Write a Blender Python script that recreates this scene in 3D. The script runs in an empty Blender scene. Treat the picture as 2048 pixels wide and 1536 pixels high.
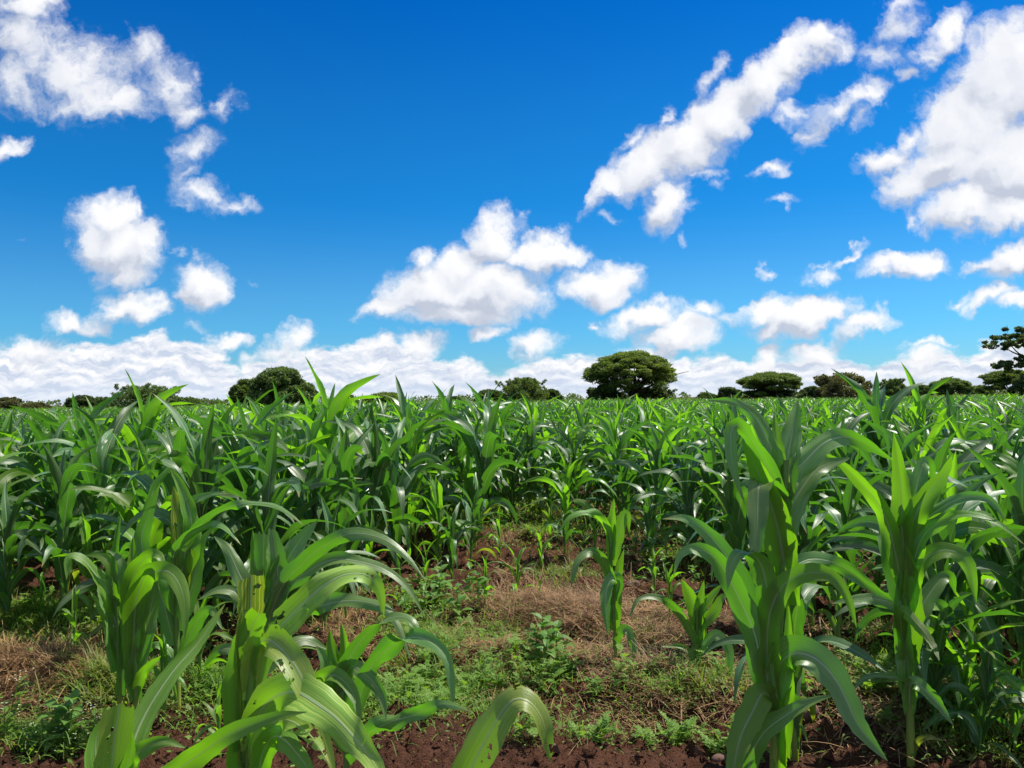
import bpy, math, random
import numpy as np
from mathutils import Vector, Matrix

# ------------------------------------------------------------------ camera, light, sky, exposure
SC = bpy.context.scene
COL = SC.collection
F = 1540.0                      # focal length in photo pixels (2048 wide)
CAM_H = 1.25
PITCH = math.radians(1.15)
ROLL = math.radians(0.80)
SUN_AZ, SUN_EL = math.radians(62), math.radians(58)
_Fw = np.array([0, math.cos(PITCH), math.sin(PITCH)])
_Z = np.array([0, -math.sin(PITCH), math.cos(PITCH)])
_X = np.array([1.0, 0, 0])
_R = math.cos(ROLL) * _X - math.sin(ROLL) * _Z
_U = math.sin(ROLL) * _X + math.cos(ROLL) * _Z
CAM = np.array([0, 0, CAM_H])

cam_d = bpy.data.cameras.new("camera")
cam_d.sensor_width = 36.0
cam_d.lens = 36.0 * F / 2048.0
cam_d.clip_start = 0.05
cam_d.clip_end = 20000.0
cam = bpy.data.objects.new("camera", cam_d)
COL.objects.link(cam)
cam.matrix_world = Matrix(((_R[0], _U[0], -_Fw[0], 0), (_R[1], _U[1], -_Fw[1], 0), (_R[2], _U[2], -_Fw[2], CAM_H), (0, 0, 0, 1)))
SC.camera = cam
SC.view_settings.view_transform = 'Standard'
SC.view_settings.look = 'None'
SC.view_settings.exposure = 0.45
SC.view_settings.gamma = 1.0
SC.cycles.use_denoising = True
SC.cycles.max_bounces = 8
SC.cycles.diffuse_bounces = 5
SC.cycles.glossy_bounces = 2
SC.cycles.transmission_bounces = 5
SC.cycles.transparent_max_bounces = 12

sun_d = bpy.data.lights.new("sun", 'SUN')
sun_d.energy = 5.0
sun_d.angle = math.radians(0.5)
sun_d.color = (1.0, 0.95, 0.86)
sun = bpy.data.objects.new("sun", sun_d)
COL.objects.link(sun)
SUN = np.array([math.sin(SUN_AZ) * math.cos(SUN_EL), math.cos(SUN_AZ) * math.cos(SUN_EL), math.sin(SUN_EL)])
sun.rotation_euler = Vector(SUN).to_track_quat('Z', 'Y').to_euler()


def ray(px, py):
    v = _Fw + _R * ((px - 1024.0) / F) + _U * ((768.0 - py) / F)
    return v


def at(px, py, d):
    """the point d metres ahead (along y) seen at photo pixel px, py"""
    v = ray(px, py)
    return CAM + v * (d / v[1])


def ground(px, py):
    v = ray(px, py)
    t = -CAM_H / v[2]
    return CAM + v * t


def uv_of(px, py):
    v = ray(px, py)
    return v[0] / v[1], v[2] / v[1]


# ---- the sky: Nishita air, and clouds as a density field over the direction of view
# each cloud puff: centre x, y, half sizes, tilt in degrees, weight
PUFFS = [
    # upper left bank
    (40, 70, 150, 110, 0, .72), (150, 140, 170, 110, -20, .84), (240, 200, 130, 75, 0, .82), (130, 210, 110, 60, 10, .6), (290, 110, 75, 80, 0, .72),
    (345, 175, 80, 75, 0, .8), (370, 230, 65, 45, 10, .75), (20, 170, 90, 80, 0, .75), (455, 215, 60, 45, 20, .55), (60, 10, 90, 60, 0, .9),
    (15, 292, 55, 35, 10, .9), (390, 305, 66, 55, 20, .70), (385, 345, 45, 35, 60, .58), (410, 390, 75, 48, 0, .74), (475, 400, 60, 26, 0, .65),
    # left cumulus
    (225, 430, 75, 65, 0, 1.1), (240, 490, 110, 80, 0, 1.25), (185, 480, 62, 75, 0, 1.0), (285, 490, 60, 66, 0, 1.0), (245, 545, 68, 48, 0, 1.05), (272, 412, 38, 26, 0, .8),
    (405, 575, 72, 62, 0, 1.2), (375, 597, 60, 34, 0, .95), (440, 582, 50, 30, 0, .8), (352, 497, 34, 22, 0, .5), (405, 520, 50, 24, -10, .5), (490, 548, 40, 18, 0, .35),
    (260, 615, 82, 46, 0, 1.15), (300, 632, 60, 34, 0, .95), (230, 628, 66, 26, 0, .8), (140, 650, 86, 32, 0, 1.0), (180, 660, 50, 26, 0, .7), (455, 675, 56, 30, 0, 1.0), (392, 658, 32, 24, 0, .6),
    (590, 672, 50, 36, 0, .85), (50, 470, 40, 16, 0, .3),
    # centre cumulus
    (985, 478, 66, 66, 0, 1.25), (930, 530, 90, 62, 20, 1.2), (850, 515, 46, 46, 20, .95), (880, 580, 140, 68, 0, 1.35), (970, 580, 140, 68, 0, 1.35), (1030, 585, 90, 60, 0, 1.0),
    (800, 610, 110, 34, 10, 1.1), (920, 628, 170, 36, 0, 1.15), (1085, 588, 50, 24, 15, .7), (1090, 505, 110, 44, 8, 1.2), (1035, 515, 60, 36, 0, 1.0), (1140, 498, 56, 38, 0, 1.0), (1130, 460, 34, 24, 20, .6),
    (1200, 570, 92, 52, 0, 1.3), (1215, 590, 74, 34, 0, 1.0), (1250, 545, 56, 22, 10, .75), (1180, 545, 50, 34, 20, .8), (980, 668, 60, 24, 12, 1.0), (1187, 650, 32, 16, 10, .7),
    (1068, 690, 62, 42, 0, 1.05), (1043, 440, 20, 22, 60, .45),
    # long cloud, upper right
    (1330, 405, 80, 60, 20, 1.2), (1310, 320, 120, 62, 30, 1.25), (1370, 290, 120, 70, 30, 1.3), (1450, 235, 120, 66, 35, 1.3), (1530, 170, 100, 62, 45, 1.2), (1590, 110, 90, 52, 40, 1.15), (1640, 85, 80, 44, 20, 1.0), (1680, 95, 48, 34, -10, .75),
    (1415, 165, 60, 26, 55, .75), (1320, 245, 50, 24, 60, .7), (1215, 370, 84, 30, 50, .9), (1410, 345, 60, 28, 10, .62), (1440, 362, 34, 20, 40, .55), (1490, 180, 38, 44, 0, .8), (1270, 275, 60, 24, 40, .7), (1215, 435, 44, 24, 0, .4),
    (1660, 225, 78, 44, 15, .78), (1735, 195, 74, 38, 15, .8), (1590, 228, 52, 40, -20, .74), (1625, 262, 46, 30, 40, .75), (1715, 235, 34, 36, 60, .65), (1625, 292, 52, 18, 0, .35), (1540, 343, 66, 26, 10, .68), (1555, 412, 44, 20, 10, .65), (1372, 470, 20, 16, 0, .5),
    (760, 688, 50, 24, 0, .9), (836, 690, 60, 30, 0, 1.0), (500, 716, 46, 26, 0, .8), (560, 700, 56, 34, 0, .9), (1545, 716, 40, 40, 0, .95), (1640, 704, 70, 40, 10, 1.0), (1850, 716, 80, 44, 5, 1.0), (60, 705, 90, 44, 0, 1.0),
    (1790, 50, 76, 66, 50, .70), (1800, 10, 56, 36, 20, .8), (1770, 115, 72, 52, 0, .7), (1900, 55, 84, 40, 35, .95), (1850, 105, 52, 36, 55, .82), (1820, 148, 38, 26, 50, .6),
    # big cloud at the right edge
    (2020, 150, 140, 130, 40, 1.4), (1950, 240, 150, 110, 35, 1.4), (1890, 320, 150, 76, 25, 1.2), (2000, 330, 160, 110, 10, 1.4), (1770, 310, 86, 44, 30, 1.0), (1820, 265, 52, 36, 40, .9), (1830, 370, 90, 60, 15, 1.15), (1950, 410, 150, 60, 12, 1.25), (2030, 420, 120, 52, 0, 1.2), (1825, 448, 34, 16, 35, .6),
    # lower right clouds
    (1815, 530, 96, 36, 0, 1.25), (1860, 540, 56, 30, 0, .85), (1640, 530, 44, 16, 20, .6), (1650, 545, 52, 22, 5, .8), (1705, 512, 60, 16, 25, .68), (1540, 543, 34, 16, 15, .65),
    (2020, 515, 78, 50, 10, 1.25), (1955, 522, 44, 22, 20, .75), (1990, 592, 86, 32, 20, 1.0), (1925, 598, 34, 26, 40, .7), (2035, 605, 60, 26, 10, .9), 
    (1600, 630, 116, 48, 14, 1.35), (1540, 618, 110, 40, 12, 1.15), (1650, 618, 80, 36, 10, 1.05), (1560, 660, 100, 30, 5, 1.0), (1720, 640, 76, 32, 15, 1.05), (1700, 655, 50, 24, 20, .7),
    (1290, 640, 110, 40, 12, 1.1), (1360, 660, 90, 44, 0, 1.1), (1400, 622, 86, 22, 14, .75), (1355, 682, 100, 40, 0, 1.25), (1855, 683, 84, 16, 0, .8),
]
# upper edge of the bank of cloud along the horizon: photo x -> photo y
BANK = [(-80, 700), (20, 702), (90, 690), (150, 700), (205, 680), (330, 668), (440, 700), (475, 738), (505, 716), (560, 690), (620, 684), (690, 692), (760, 682), (800, 690), (835, 682), (880, 700), (930, 704), (975, 738),
        (1020, 730), (1080, 714), (1150, 694), (1240, 712), (1330, 706), (1420, 716), (1500, 722), (1545, 704), (1600, 706), (1645, 694), (1700, 716), (1760, 730), (1830, 702), (1960, 680), (2120, 676)]


def make_world():
    w = bpy.data.worlds.new("World")
    SC.world = w
    w.use_nodes = True
    w.cycles.sampling_method = 'MANUAL'
    w.cycles.sample_map_resolution = 512
    nt = w.node_tree
    nt.nodes.clear()
    N, L = nt.nodes.new, nt.links.new

    def math_(op, a, b=None, c=None, tree=nt, clamp=False):
        n = tree.nodes.new('ShaderNodeMath')
        n.operation = op
        n.use_clamp = clamp
        for i, x in enumerate((a, b, c)):
            if x is None:
                continue
            if isinstance(x, (int, float)):
                n.inputs[i].default_value = x
            else:
                tree.links.new(x, n.inputs[i])
        return n.outputs[0]

    def vmath(op, a, b=None, tree=nt):
        n = tree.nodes.new('ShaderNodeVectorMath')
        n.operation = op
        for i, x in enumerate((a, b)):
            if x is None:
                continue
            if isinstance(x, (tuple, list)):
                n.inputs[i].default_value = x
            elif isinstance(x, (int, float)):
                n.inputs[3].default_value = x
            else:
                tree.links.new(x, n.inputs[i])
        return n.outputs[0]

    def smooth(x, lo, hi, a=0.0, b=1.0, tree=nt):
        n = tree.nodes.new('ShaderNodeMapRange')
        n.interpolation_type = 'SMOOTHSTEP'
        tree.links.new(x, n.inputs[0])
        for i, v in zip((1, 2, 3, 4), (lo, hi, a, b)):
            n.inputs[i].default_value = v
        return n.outputs[0]

    def noise(vec, scale, detail, rough, tree=nt):
        n = tree.nodes.new('ShaderNodeTexNoise')
        tree.links.new(vec, n.inputs['Vector'])
        n.inputs['Scale'].default_value = scale
        n.inputs['Detail'].default_value = detail
        n.inputs['Roughness'].default_value = rough
        return n

    # group: sum of puffs at a point of the (x/y, z/y) plane
    g = bpy.data.node_groups.new("cloud_puffs", 'ShaderNodeTree')
    g.interface.new_socket("p", in_out='INPUT', socket_type='NodeSocketVector')
    g.interface.new_socket("sum", in_out='OUTPUT', socket_type='NodeSocketFloat')
    gi, go = g.nodes.new('NodeGroupInput'), g.nodes.new('NodeGroupOutput')
    acc = None
    for (x, y, rx, ry, rot, wt) in PUFFS:
        u, v = uv_of(x, y)
        m = g.nodes.new('ShaderNodeMapping')
        m.vector_type = 'TEXTURE'
        m.inputs['Location'].default_value = (u, v, 0)
        m.inputs['Rotation'].default_value = (0, 0, math.radians(rot))
        m.inputs['Scale'].default_value = (rx * 1.28 / F, ry * 1.28 / F, 1)
        g.links.new(gi.outputs[0], m.inputs['Vector'])
        t = g.nodes.new('ShaderNodeTexGradient')
        t.gradient_type = 'SPHERICAL'
        g.links.new(m.outputs[0], t.inputs[0])
        acc = math_('MULTIPLY', t.outputs['Fac'], wt, tree=g) if acc is None else math_('SMOOTH_MAX', acc, math_('MULTIPLY', t.outputs['Fac'], wt, tree=g), 0.16, tree=g)
    g.links.new(acc, go.inputs[0])

    tc = N('ShaderNodeTexCoord')
    sep = N('ShaderNodeSeparateXYZ')
    L(tc.outputs['Generated'], sep.inputs[0])
    X, Y, Z = sep.outputs
    ys = math_('MAXIMUM', Y, 0.05)
    u, v = math_('DIVIDE', X, ys), math_('DIVIDE', Z, ys)
    front = smooth(Y, 0.1, 0.3)
    comb = N('ShaderNodeCombineXYZ')
    L(u, comb.inputs[0]); L(v, comb.inputs[1])
    p = comb.outputs[0]
    # ragged edges: the point is shifted by a turbulent vector before the puffs are read
    n1 = noise(p, 15.0, 5.0, 0.55)
    w1 = vmath('SCALE', vmath('SUBTRACT', n1.outputs['Color'], (.5, .5, .5)), 0.076)
    n2 = noise(p, 55.0, 4.0, 0.55)
    w2 = vmath('SCALE', vmath('SUBTRACT', n2.outputs['Color'], (.5, .5, .5)), 0.017)
    pw = vmath('ADD', vmath('ADD', p, w1), w2)

    def puffs(vec):
        n = N('ShaderNodeGroup')
        n.node_tree = g
        L(vec, n.inputs[0])
        return math_('MULTIPLY', math_('SUBTRACT', n.outputs[0], 0.155, clamp=True), 1.18)
    f0 = puffs(pw)
    f1 = puffs(vmath('ADD', pw, (0.012, 0.024, 0)))
    fine = noise(pw, 26.0, 6.0, 0.60).outputs['Fac']
    fb = math_('MULTIPLY_ADD', math_('SUBTRACT', fine, 0.5), 1.25, f0)
    dens = math_('MULTIPLY', smooth(fb, 0.07, 0.76), smooth(f0, 0.0, 0.22))
    dens = math_('MULTIPLY', dens, front)
    # light: bright where the cloud thins out towards the sun (up and right), grey in the thick lower side
    dif = math_('SUBTRACT', f0, f1)
    lit = math_('MULTIPLY_ADD', dif, 1.05, 0.44)
    lit = math_('MULTIPLY_ADD', math_('SUBTRACT', noise(pw, 16.0, 4.0, 0.5).outputs['Fac'], 0.5), 1.5, lit)
    lit = math_('MINIMUM', math_('MAXIMUM', lit, 0.0), 1.0)
    cr = N('ShaderNodeValToRGB')
    el = cr.color_ramp.elements
    el[0].position, el[0].color = 0.0, (.41, .445, .525, 1)
    el[1].position, el[1].color = 1.0, (.75, .75, .76, 1)
    e = el.new(.42); e.color = (.60, .62, .67, 1)
    e = el.new(.68); e.color = (.67, .68, .71, 1)
    L(lit, cr.inputs[0])

    # bank on the horizon
    ramp = N('ShaderNodeValToRGB')
    ramp.color_ramp.interpolation = 'LINEAR'
    u0, u1 = uv_of(BANK[0][0], 700)[0], uv_of(BANK[-1][0], 690)[0]
    els = ramp.color_ramp.elements
    BK = BANK[:31] + [BANK[-1]]
    for i, (bx, by) in enumerate(BK):
        bu, bv = uv_of(bx, by)
        pos = (bu - u0) / (u1 - u0)
        val = bv / 0.12
        if i == 0:
            ee = els[0]; ee.position = 0
        elif i == len(BK) - 1:
            ee = els[-1]; ee.position = 1
        else:
            ee = els.new(min(max(pos, 0), 1))
        ee.color = (val, val, val, 1)
    upos = N('ShaderNodeMapRange')
    sx = N('ShaderNodeSeparateXYZ')
    pb = vmath('ADD', vmath('ADD', p, vmath('SCALE', w1, 0.55)), vmath('SCALE', w2, .8))
    L(pb, sx.inputs[0])
    L(sx.outputs[0], upos.inputs[0])
    upos.inputs[1].default_value = u0
    upos.inputs[2].default_value = u1
    L(upos.outputs[0], ramp.inputs[0])
    top = math_('MULTIPLY', ramp.outputs['Color'], 0.12)
    over = math_('SUBTRACT', top, sx.outputs[1])      # > 0 inside the bank
    mpb = N('ShaderNodeMapping')
    mpb.inputs['Scale'].default_value = (1.0, 1.9, 1.0)
    L(p, mpb.inputs['Vector'])
    over = math_('MULTIPLY_ADD', math_('SUBTRACT', noise(mpb.outputs[0], 13.0, 6.0, .58).outputs['Fac'], .53), .085, over)
    bden = math_('MULTIPLY', smooth(over, -0.004, 0.010), front)
    bden = math_('MAXIMUM', bden, math_('MULTIPLY', smooth(v, .004, .040, .9, 0.0), front))
    # heaps inside the bank: flattened billows one behind the other
    mp = N('ShaderNodeMapping')
    mp.inputs['Scale'].default_value = (1.0, 3.3, 1.0)
    L(pb, mp.inputs['Vector'])
    bn = noise(mp.outputs[0], 22.0, 7.0, 0.58).outputs['Fac']
    mp2 = vmath('ADD', mp.outputs[0], (0.006, 0.020, 0))
    bn2 = noise(mp2, 22.0, 7.0, 0.58).outputs['Fac']
    bl = math_('MULTIPLY_ADD', math_('SUBTRACT', bn, bn2), 3.1, 0.50)
    bl = math_('ADD', bl, smooth(over, 0.0, 0.020, 0.34, 0.0))
    bl = math_('ADD', bl, math_('MULTIPLY', math_('SUBTRACT', bn, .5), .8))
    bl = math_('MINIMUM', math_('MAXIMUM', bl, 0.0), 1.0)
    br = N('ShaderNodeValToRGB')
    el = br.color_ramp.elements
    el[0].position, el[0].color = 0.08, (.44, .50, .61, 1)
    el[1].position, el[1].color = 0.95, (.74, .74, .75, 1)
    e = el.new(.40); e.color = (.56, .60, .675, 1)
    e = el.new(.62); e.color = (.62, .645, .70, 1)
    L(bl, br.inputs[0])
    # low air in front of the bank
    lowair = smooth(v, 0.0, 0.045, 0.62, 0.0)
    bcol = N('ShaderNodeMix'); bcol.data_type = 'RGBA'
    L(lowair, bcol.inputs[0]); L(br.outputs[0], bcol.inputs[6]); bcol.inputs[7].default_value = (.49, .565, .68, 1)

    sky = N('ShaderNodeTexSky')
    sky.sky_type = 'NISHITA'
    sky.sun_disc = False
    sky.sun_elevation = SUN_EL
    sky.sun_rotation = SUN_AZ
    sky.altitude = 1000
    sky.air_density = 1.0
    sky.dust_density = 0.4
    sky.ozone_density = 3.0
    sk = N('ShaderNodeMix'); sk.data_type = 'RGBA'; sk.blend_type = 'MULTIPLY'; sk.inputs[0].default_value = 1.0
    L(sky.outputs[0], sk.inputs[6])
    tint = N('ShaderNodeValToRGB')      # the camera's deep blue, by height above the horizon
    tint.color_ramp.interpolation = 'EASE'
    hyp = math_('SQRT', math_('MAXIMUM', math_('SUBTRACT', 1.0, math_('MULTIPLY', Z, Z)), 0.0025))
    L(math_('DIVIDE', math_('DIVIDE', Z, hyp), 0.6, clamp=True), tint.inputs[0])
    el = tint.color_ramp.elements
    S = 0.072
    def c3(r, gg, b): return (r * S, gg * S, b * S, 1)
    el[0].position, el[0].color = 0.0, c3(.45, .85, 1.15)
    el[1].position, el[1].color = 1.0, c3(.0, .60, 1.36)
    e = el.new(.18); e.color = c3(.32, .93, 1.28)
    e = el.new(.45); e.color = c3(.07, .80, 1.34)
    L(tint.outputs[0], sk.inputs[7])
    mx = N('ShaderNodeMix'); mx.data_type = 'RGBA'
    L(math_('MULTIPLY', bden, 1.0), mx.inputs[0]); L(sk.outputs[2], mx.inputs[6]); L(bcol.outputs[2], mx.inputs[7])
    mx2 = N('ShaderNodeMix'); mx2.data_type = 'RGBA'
# unseen cumulus added overhead and behind the camera, to brighten the fill light
    gp = N('ShaderNodeMapping'); gp.inputs['Scale'].default_value = (1, 1, 1.6); L(tc.outputs['Generated'], gp.inputs['Vector'])
    gen = math_('MULTIPLY', smooth(noise(gp.outputs[0], 3.2, 7.0, .6).outputs['Fac'], .44, .57), math_('SUBTRACT', 1.0, front))
    gen = math_('MULTIPLY', gen, smooth(Z, 0.0, .06))
    dens = math_('MAXIMUM', math_('MULTIPLY', dens, .98), gen)
    L(dens, mx2.inputs[0]); L(mx.outputs[2], mx2.inputs[6]); L(cr.outputs[0], mx2.inputs[7])
    bg = N('ShaderNodeBackground')
    bg.inputs['Strength'].default_value = 1.0
    L(mx2.outputs[2], bg.inputs['Color'])
    out = N('ShaderNodeOutputWorld')
    L(bg.outputs[0], out.inputs['Surface'])


make_world()

# ------------------------------------------------------------------ helpers
rng = np.random.default_rng(7)
random.seed(7)


def mesh_from(name, verts, faces, mat, uvs=None, smooth=True):
    me = bpy.data.meshes.new(name)
    verts = np.asarray(verts, dtype=np.float64)
    if isinstance(faces, np.ndarray):
        n, k = faces.shape
        me.vertices.add(len(verts))
        me.vertices.foreach_set("co", verts.ravel())
        me.loops.add(n * k)
        me.loops.foreach_set("vertex_index", faces.ravel().astype(np.int32))
        me.polygons.add(n)
        me.polygons.foreach_set("loop_start", np.arange(0, n * k, k, dtype=np.int32))
        me.polygons.foreach_set("loop_total", np.full(n, k, dtype=np.int32))
        li = faces.ravel()
    else:
        me.from_pydata(verts.tolist(), [], faces)
        li = np.array([i for f in faces for i in f])
    if uvs is not None:
        ul = me.uv_layers.new(name="UVMap")
        ul.data.foreach_set("uv", np.asarray(uvs)[li].ravel())
    me.polygons.foreach_set("use_smooth", np.full(len(me.polygons), smooth))
    if mat is not None:
        for m in (mat if isinstance(mat, (list, tuple)) else [mat]):
            me.materials.append(m)
    me.update(calc_edges=True)
    return me


def obj(name, me, parent=None, loc=(0, 0, 0)):
    o = bpy.data.objects.new(name, me)
    COL.objects.link(o)
    o.location = loc
    if parent is not None:
        o.parent = parent
    return o


def tag(o, label=None, cat=None, group=None, kind=None):
    if label: o['label'] = label
    if cat: o['category'] = cat
    if group: o['group'] = group
    if kind: o['kind'] = kind
    return o


def thing(name, label, cat, loc=(0, 0, 0), rz=0.0, group=None):
    o = bpy.data.objects.new(name, None)
    o.empty_display_size = 0.1
    COL.objects.link(o)
    o.location = loc
    o.rotation_euler = (0, 0, rz)
    return tag(o, label, cat, group)


def copy_tree(root, loc, rz, s, label, group, tilt=(0, 0)):
    r = root.copy()
    COL.objects.link(r)
    r.location = loc
    r.rotation_euler = (tilt[0], tilt[1], rz)
    r.scale = (s, s, s)
    tag(r, label, None, group)
    for ch in root.children:
        c = ch.copy()
        COL.objects.link(c)
        c.parent = r
    return r


def catmull(pts, n):
    """n points along a smooth curve through pts, evenly spaced"""
    P = np.asarray(pts, float)
    P = np.vstack([2 * P[0] - P[1], P, 2 * P[-1] - P[-2]])
    out = []
    for i in range(1, len(P) - 2):
        p0, p1, p2, p3 = P[i - 1:i + 3]
        for t in np.linspace(0, 1, 12, endpoint=False):
            out.append(.5 * ((2 * p1) + (-p0 + p2) * t + (2 * p0 - 5 * p1 + 4 * p2 - p3) * t * t + (-p0 + 3 * p1 - 3 * p2 + p3) * t ** 3))
    out.append(P[-2])
    out = np.array(out)
    s = np.concatenate([[0], np.cumsum(np.linalg.norm(np.diff(out[:, :3], axis=0), axis=1))])
    q = np.linspace(0, s[-1], n)
    return np.stack([np.interp(q, s, out[:, k]) for k in range(out.shape[1])], 1), s[-1]


def nrm(a):
    return a / np.maximum(np.linalg.norm(a, axis=-1, keepdims=True), 1e-9)


class MB:
    """collects quads / triangles into one mesh"""
    def __init__(self): self.v, self.f, self.uv, self.n = [], [], [], 0

    def add(self, v, f, uv=None):
        v = np.asarray(v)
        self.v.append(v)
        self.f.append(np.asarray(f) + self.n)
        self.uv.append(np.zeros((len(v), 2)) if uv is None else np.asarray(uv))
        self.n += len(v)

    def mesh(self, name, mat, smooth=True):
        return mesh_from(name, np.vstack(self.v), np.vstack(self.f), mat, np.vstack(self.uv), smooth)


def grid_faces(nr, nc, wrap=False):
    i, j = np.meshgrid(np.arange(nr - 1), np.arange(nc if wrap else nc - 1), indexing='ij')
    j2 = (j + 1) % nc
    return np.stack([i * nc + j, i * nc + j2, (i + 1) * nc + j2, (i + 1) * nc + j], -1).reshape(-1, 4)


def tube(path, rad, k=8):
    P = np.asarray(path, float)
    T = nrm(np.gradient(P, axis=0))
    A = np.array([1.0, 0.13, 0.05])
    U = nrm(np.cross(T, A)); V = np.cross(T, U)
    a = np.linspace(0, 2 * math.pi, k, endpoint=False)
    r = np.asarray(rad, float).reshape(-1, 1, 1) * np.ones((len(P), 1, 1))
    ring = P[:, None] + r * (U[:, None] * np.cos(a)[None, :, None] + V[:, None] * np.sin(a)[None, :, None])
    uv = np.stack(np.meshgrid(np.linspace(0, 1, len(P)), a / 6.283, indexing='ij')[::-1], -1).reshape(-1, 2)
    return ring.reshape(-1, 3), grid_faces(len(P), k, True), uv


def vnoise(x, y, seed=0):
    xi, yi = np.floor(x).astype(np.int64), np.floor(y).astype(np.int64)
    fx, fy = x - xi, y - yi
    fx, fy = fx * fx * (3 - 2 * fx), fy * fy * (3 - 2 * fy)
    def h(a, b):
        n = (a * 374761393 + b * 668265263 + seed * 1442695041) & 0xffffffff
        n = ((n ^ (n >> 13)) * 1274126177) & 0xffffffff
        return ((n ^ (n >> 16)) & 0xffff) / 65535.0
    return (h(xi, yi) * (1 - fx) + h(xi + 1, yi) * fx) * (1 - fy) + (h(xi, yi + 1) * (1 - fx) + h(xi + 1, yi + 1) * fx) * fy


def fbm(x, y, oct=4, seed=0, rough=.5):
    a, s, t = 1.0, 0.0, 0.0
    for o in range(oct):
        s = s + a * (vnoise(x, y, seed + o) - .5)
        t += a
        a *= rough
        x, y = x * 2.03 + 11.3, y * 2.03 + 5.7
    return s / t


def ground_z(x, y):
    x, y = np.asarray(x, float), np.asarray(y, float)
    r = np.hypot(x, y)
    near = np.clip((14 - r) / 6, 0, 1)
    ridge = .035 * np.sin((x * .35 + y) * 2 * math.pi / .85 + 2.5 * fbm(x * .5, y * .5, 2, 5)) 
    clod = np.maximum(fbm(x * 7, y * 7, 4, 9, .6) - .02, -.03) * .17
    lump = np.maximum(fbm(x * 19, y * 19, 3, 31, .6) - .06, 0) * .15
    return near * (ridge + clod + lump) + (1 - near) * 0.0 + .10 * fbm(x * .08, y * .08, 2, 3) * np.clip((r - 10) / 20, 0, 1)


# ------------------------------------------------------------------ materials
def new_mat(name):
    m = bpy.data.materials.new(name)
    m.use_nodes = True
    nt = m.node_tree
    nt.nodes.clear()
    out = nt.nodes.new('ShaderNodeOutputMaterial')
    return m, nt, out


def nd(nt, typ, **kw):
    n = nt.nodes.new(typ)
    for k, v in kw.items():
        setattr(n, k, v)
    return n


def mixc(nt, fac, a, b, blend='MIX'):
    n = nd(nt, 'ShaderNodeMix', data_type='RGBA', blend_type=blend)
    for i, x in ((0, fac), (6, a), (7, b)):
        if isinstance(x, (int, float)):
            n.inputs[i].default_value = x
        elif isinstance(x, tuple):
            n.inputs[i].default_value = x if len(x) == 4 else (*x, 1)
        else:
            nt.links.new(x, n.inputs[i])
    return n.outputs[2]


def mth(nt, op, a, b=None, c=None, clamp=False):
    n = nd(nt, 'ShaderNodeMath', operation=op, use_clamp=clamp)
    for i, x in enumerate((a, b, c)):
        if x is None: continue
        if isinstance(x, (int, float)): n.inputs[i].default_value = x
        else: nt.links.new(x, n.inputs[i])
    return n.outputs[0]


def sstep(nt, x, lo, hi, a=0.0, b=1.0):
    n = nd(nt, 'ShaderNodeMapRange', interpolation_type='SMOOTHSTEP')
    nt.links.new(x, n.inputs[0])
    for i, v in zip((1, 2, 3, 4), (lo, hi, a, b)): n.inputs[i].default_value = v
    return n.outputs[0]


def noise_n(nt, vec, scale, detail=4, rough=.55):
    n = nd(nt, 'ShaderNodeTexNoise')
    if vec is not None: nt.links.new(vec, n.inputs['Vector'])
    n.inputs['Scale'].default_value = scale
    n.inputs['Detail'].default_value = detail
    n.inputs['Roughness'].default_value = rough
    return n.outputs['Fac']


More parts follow.
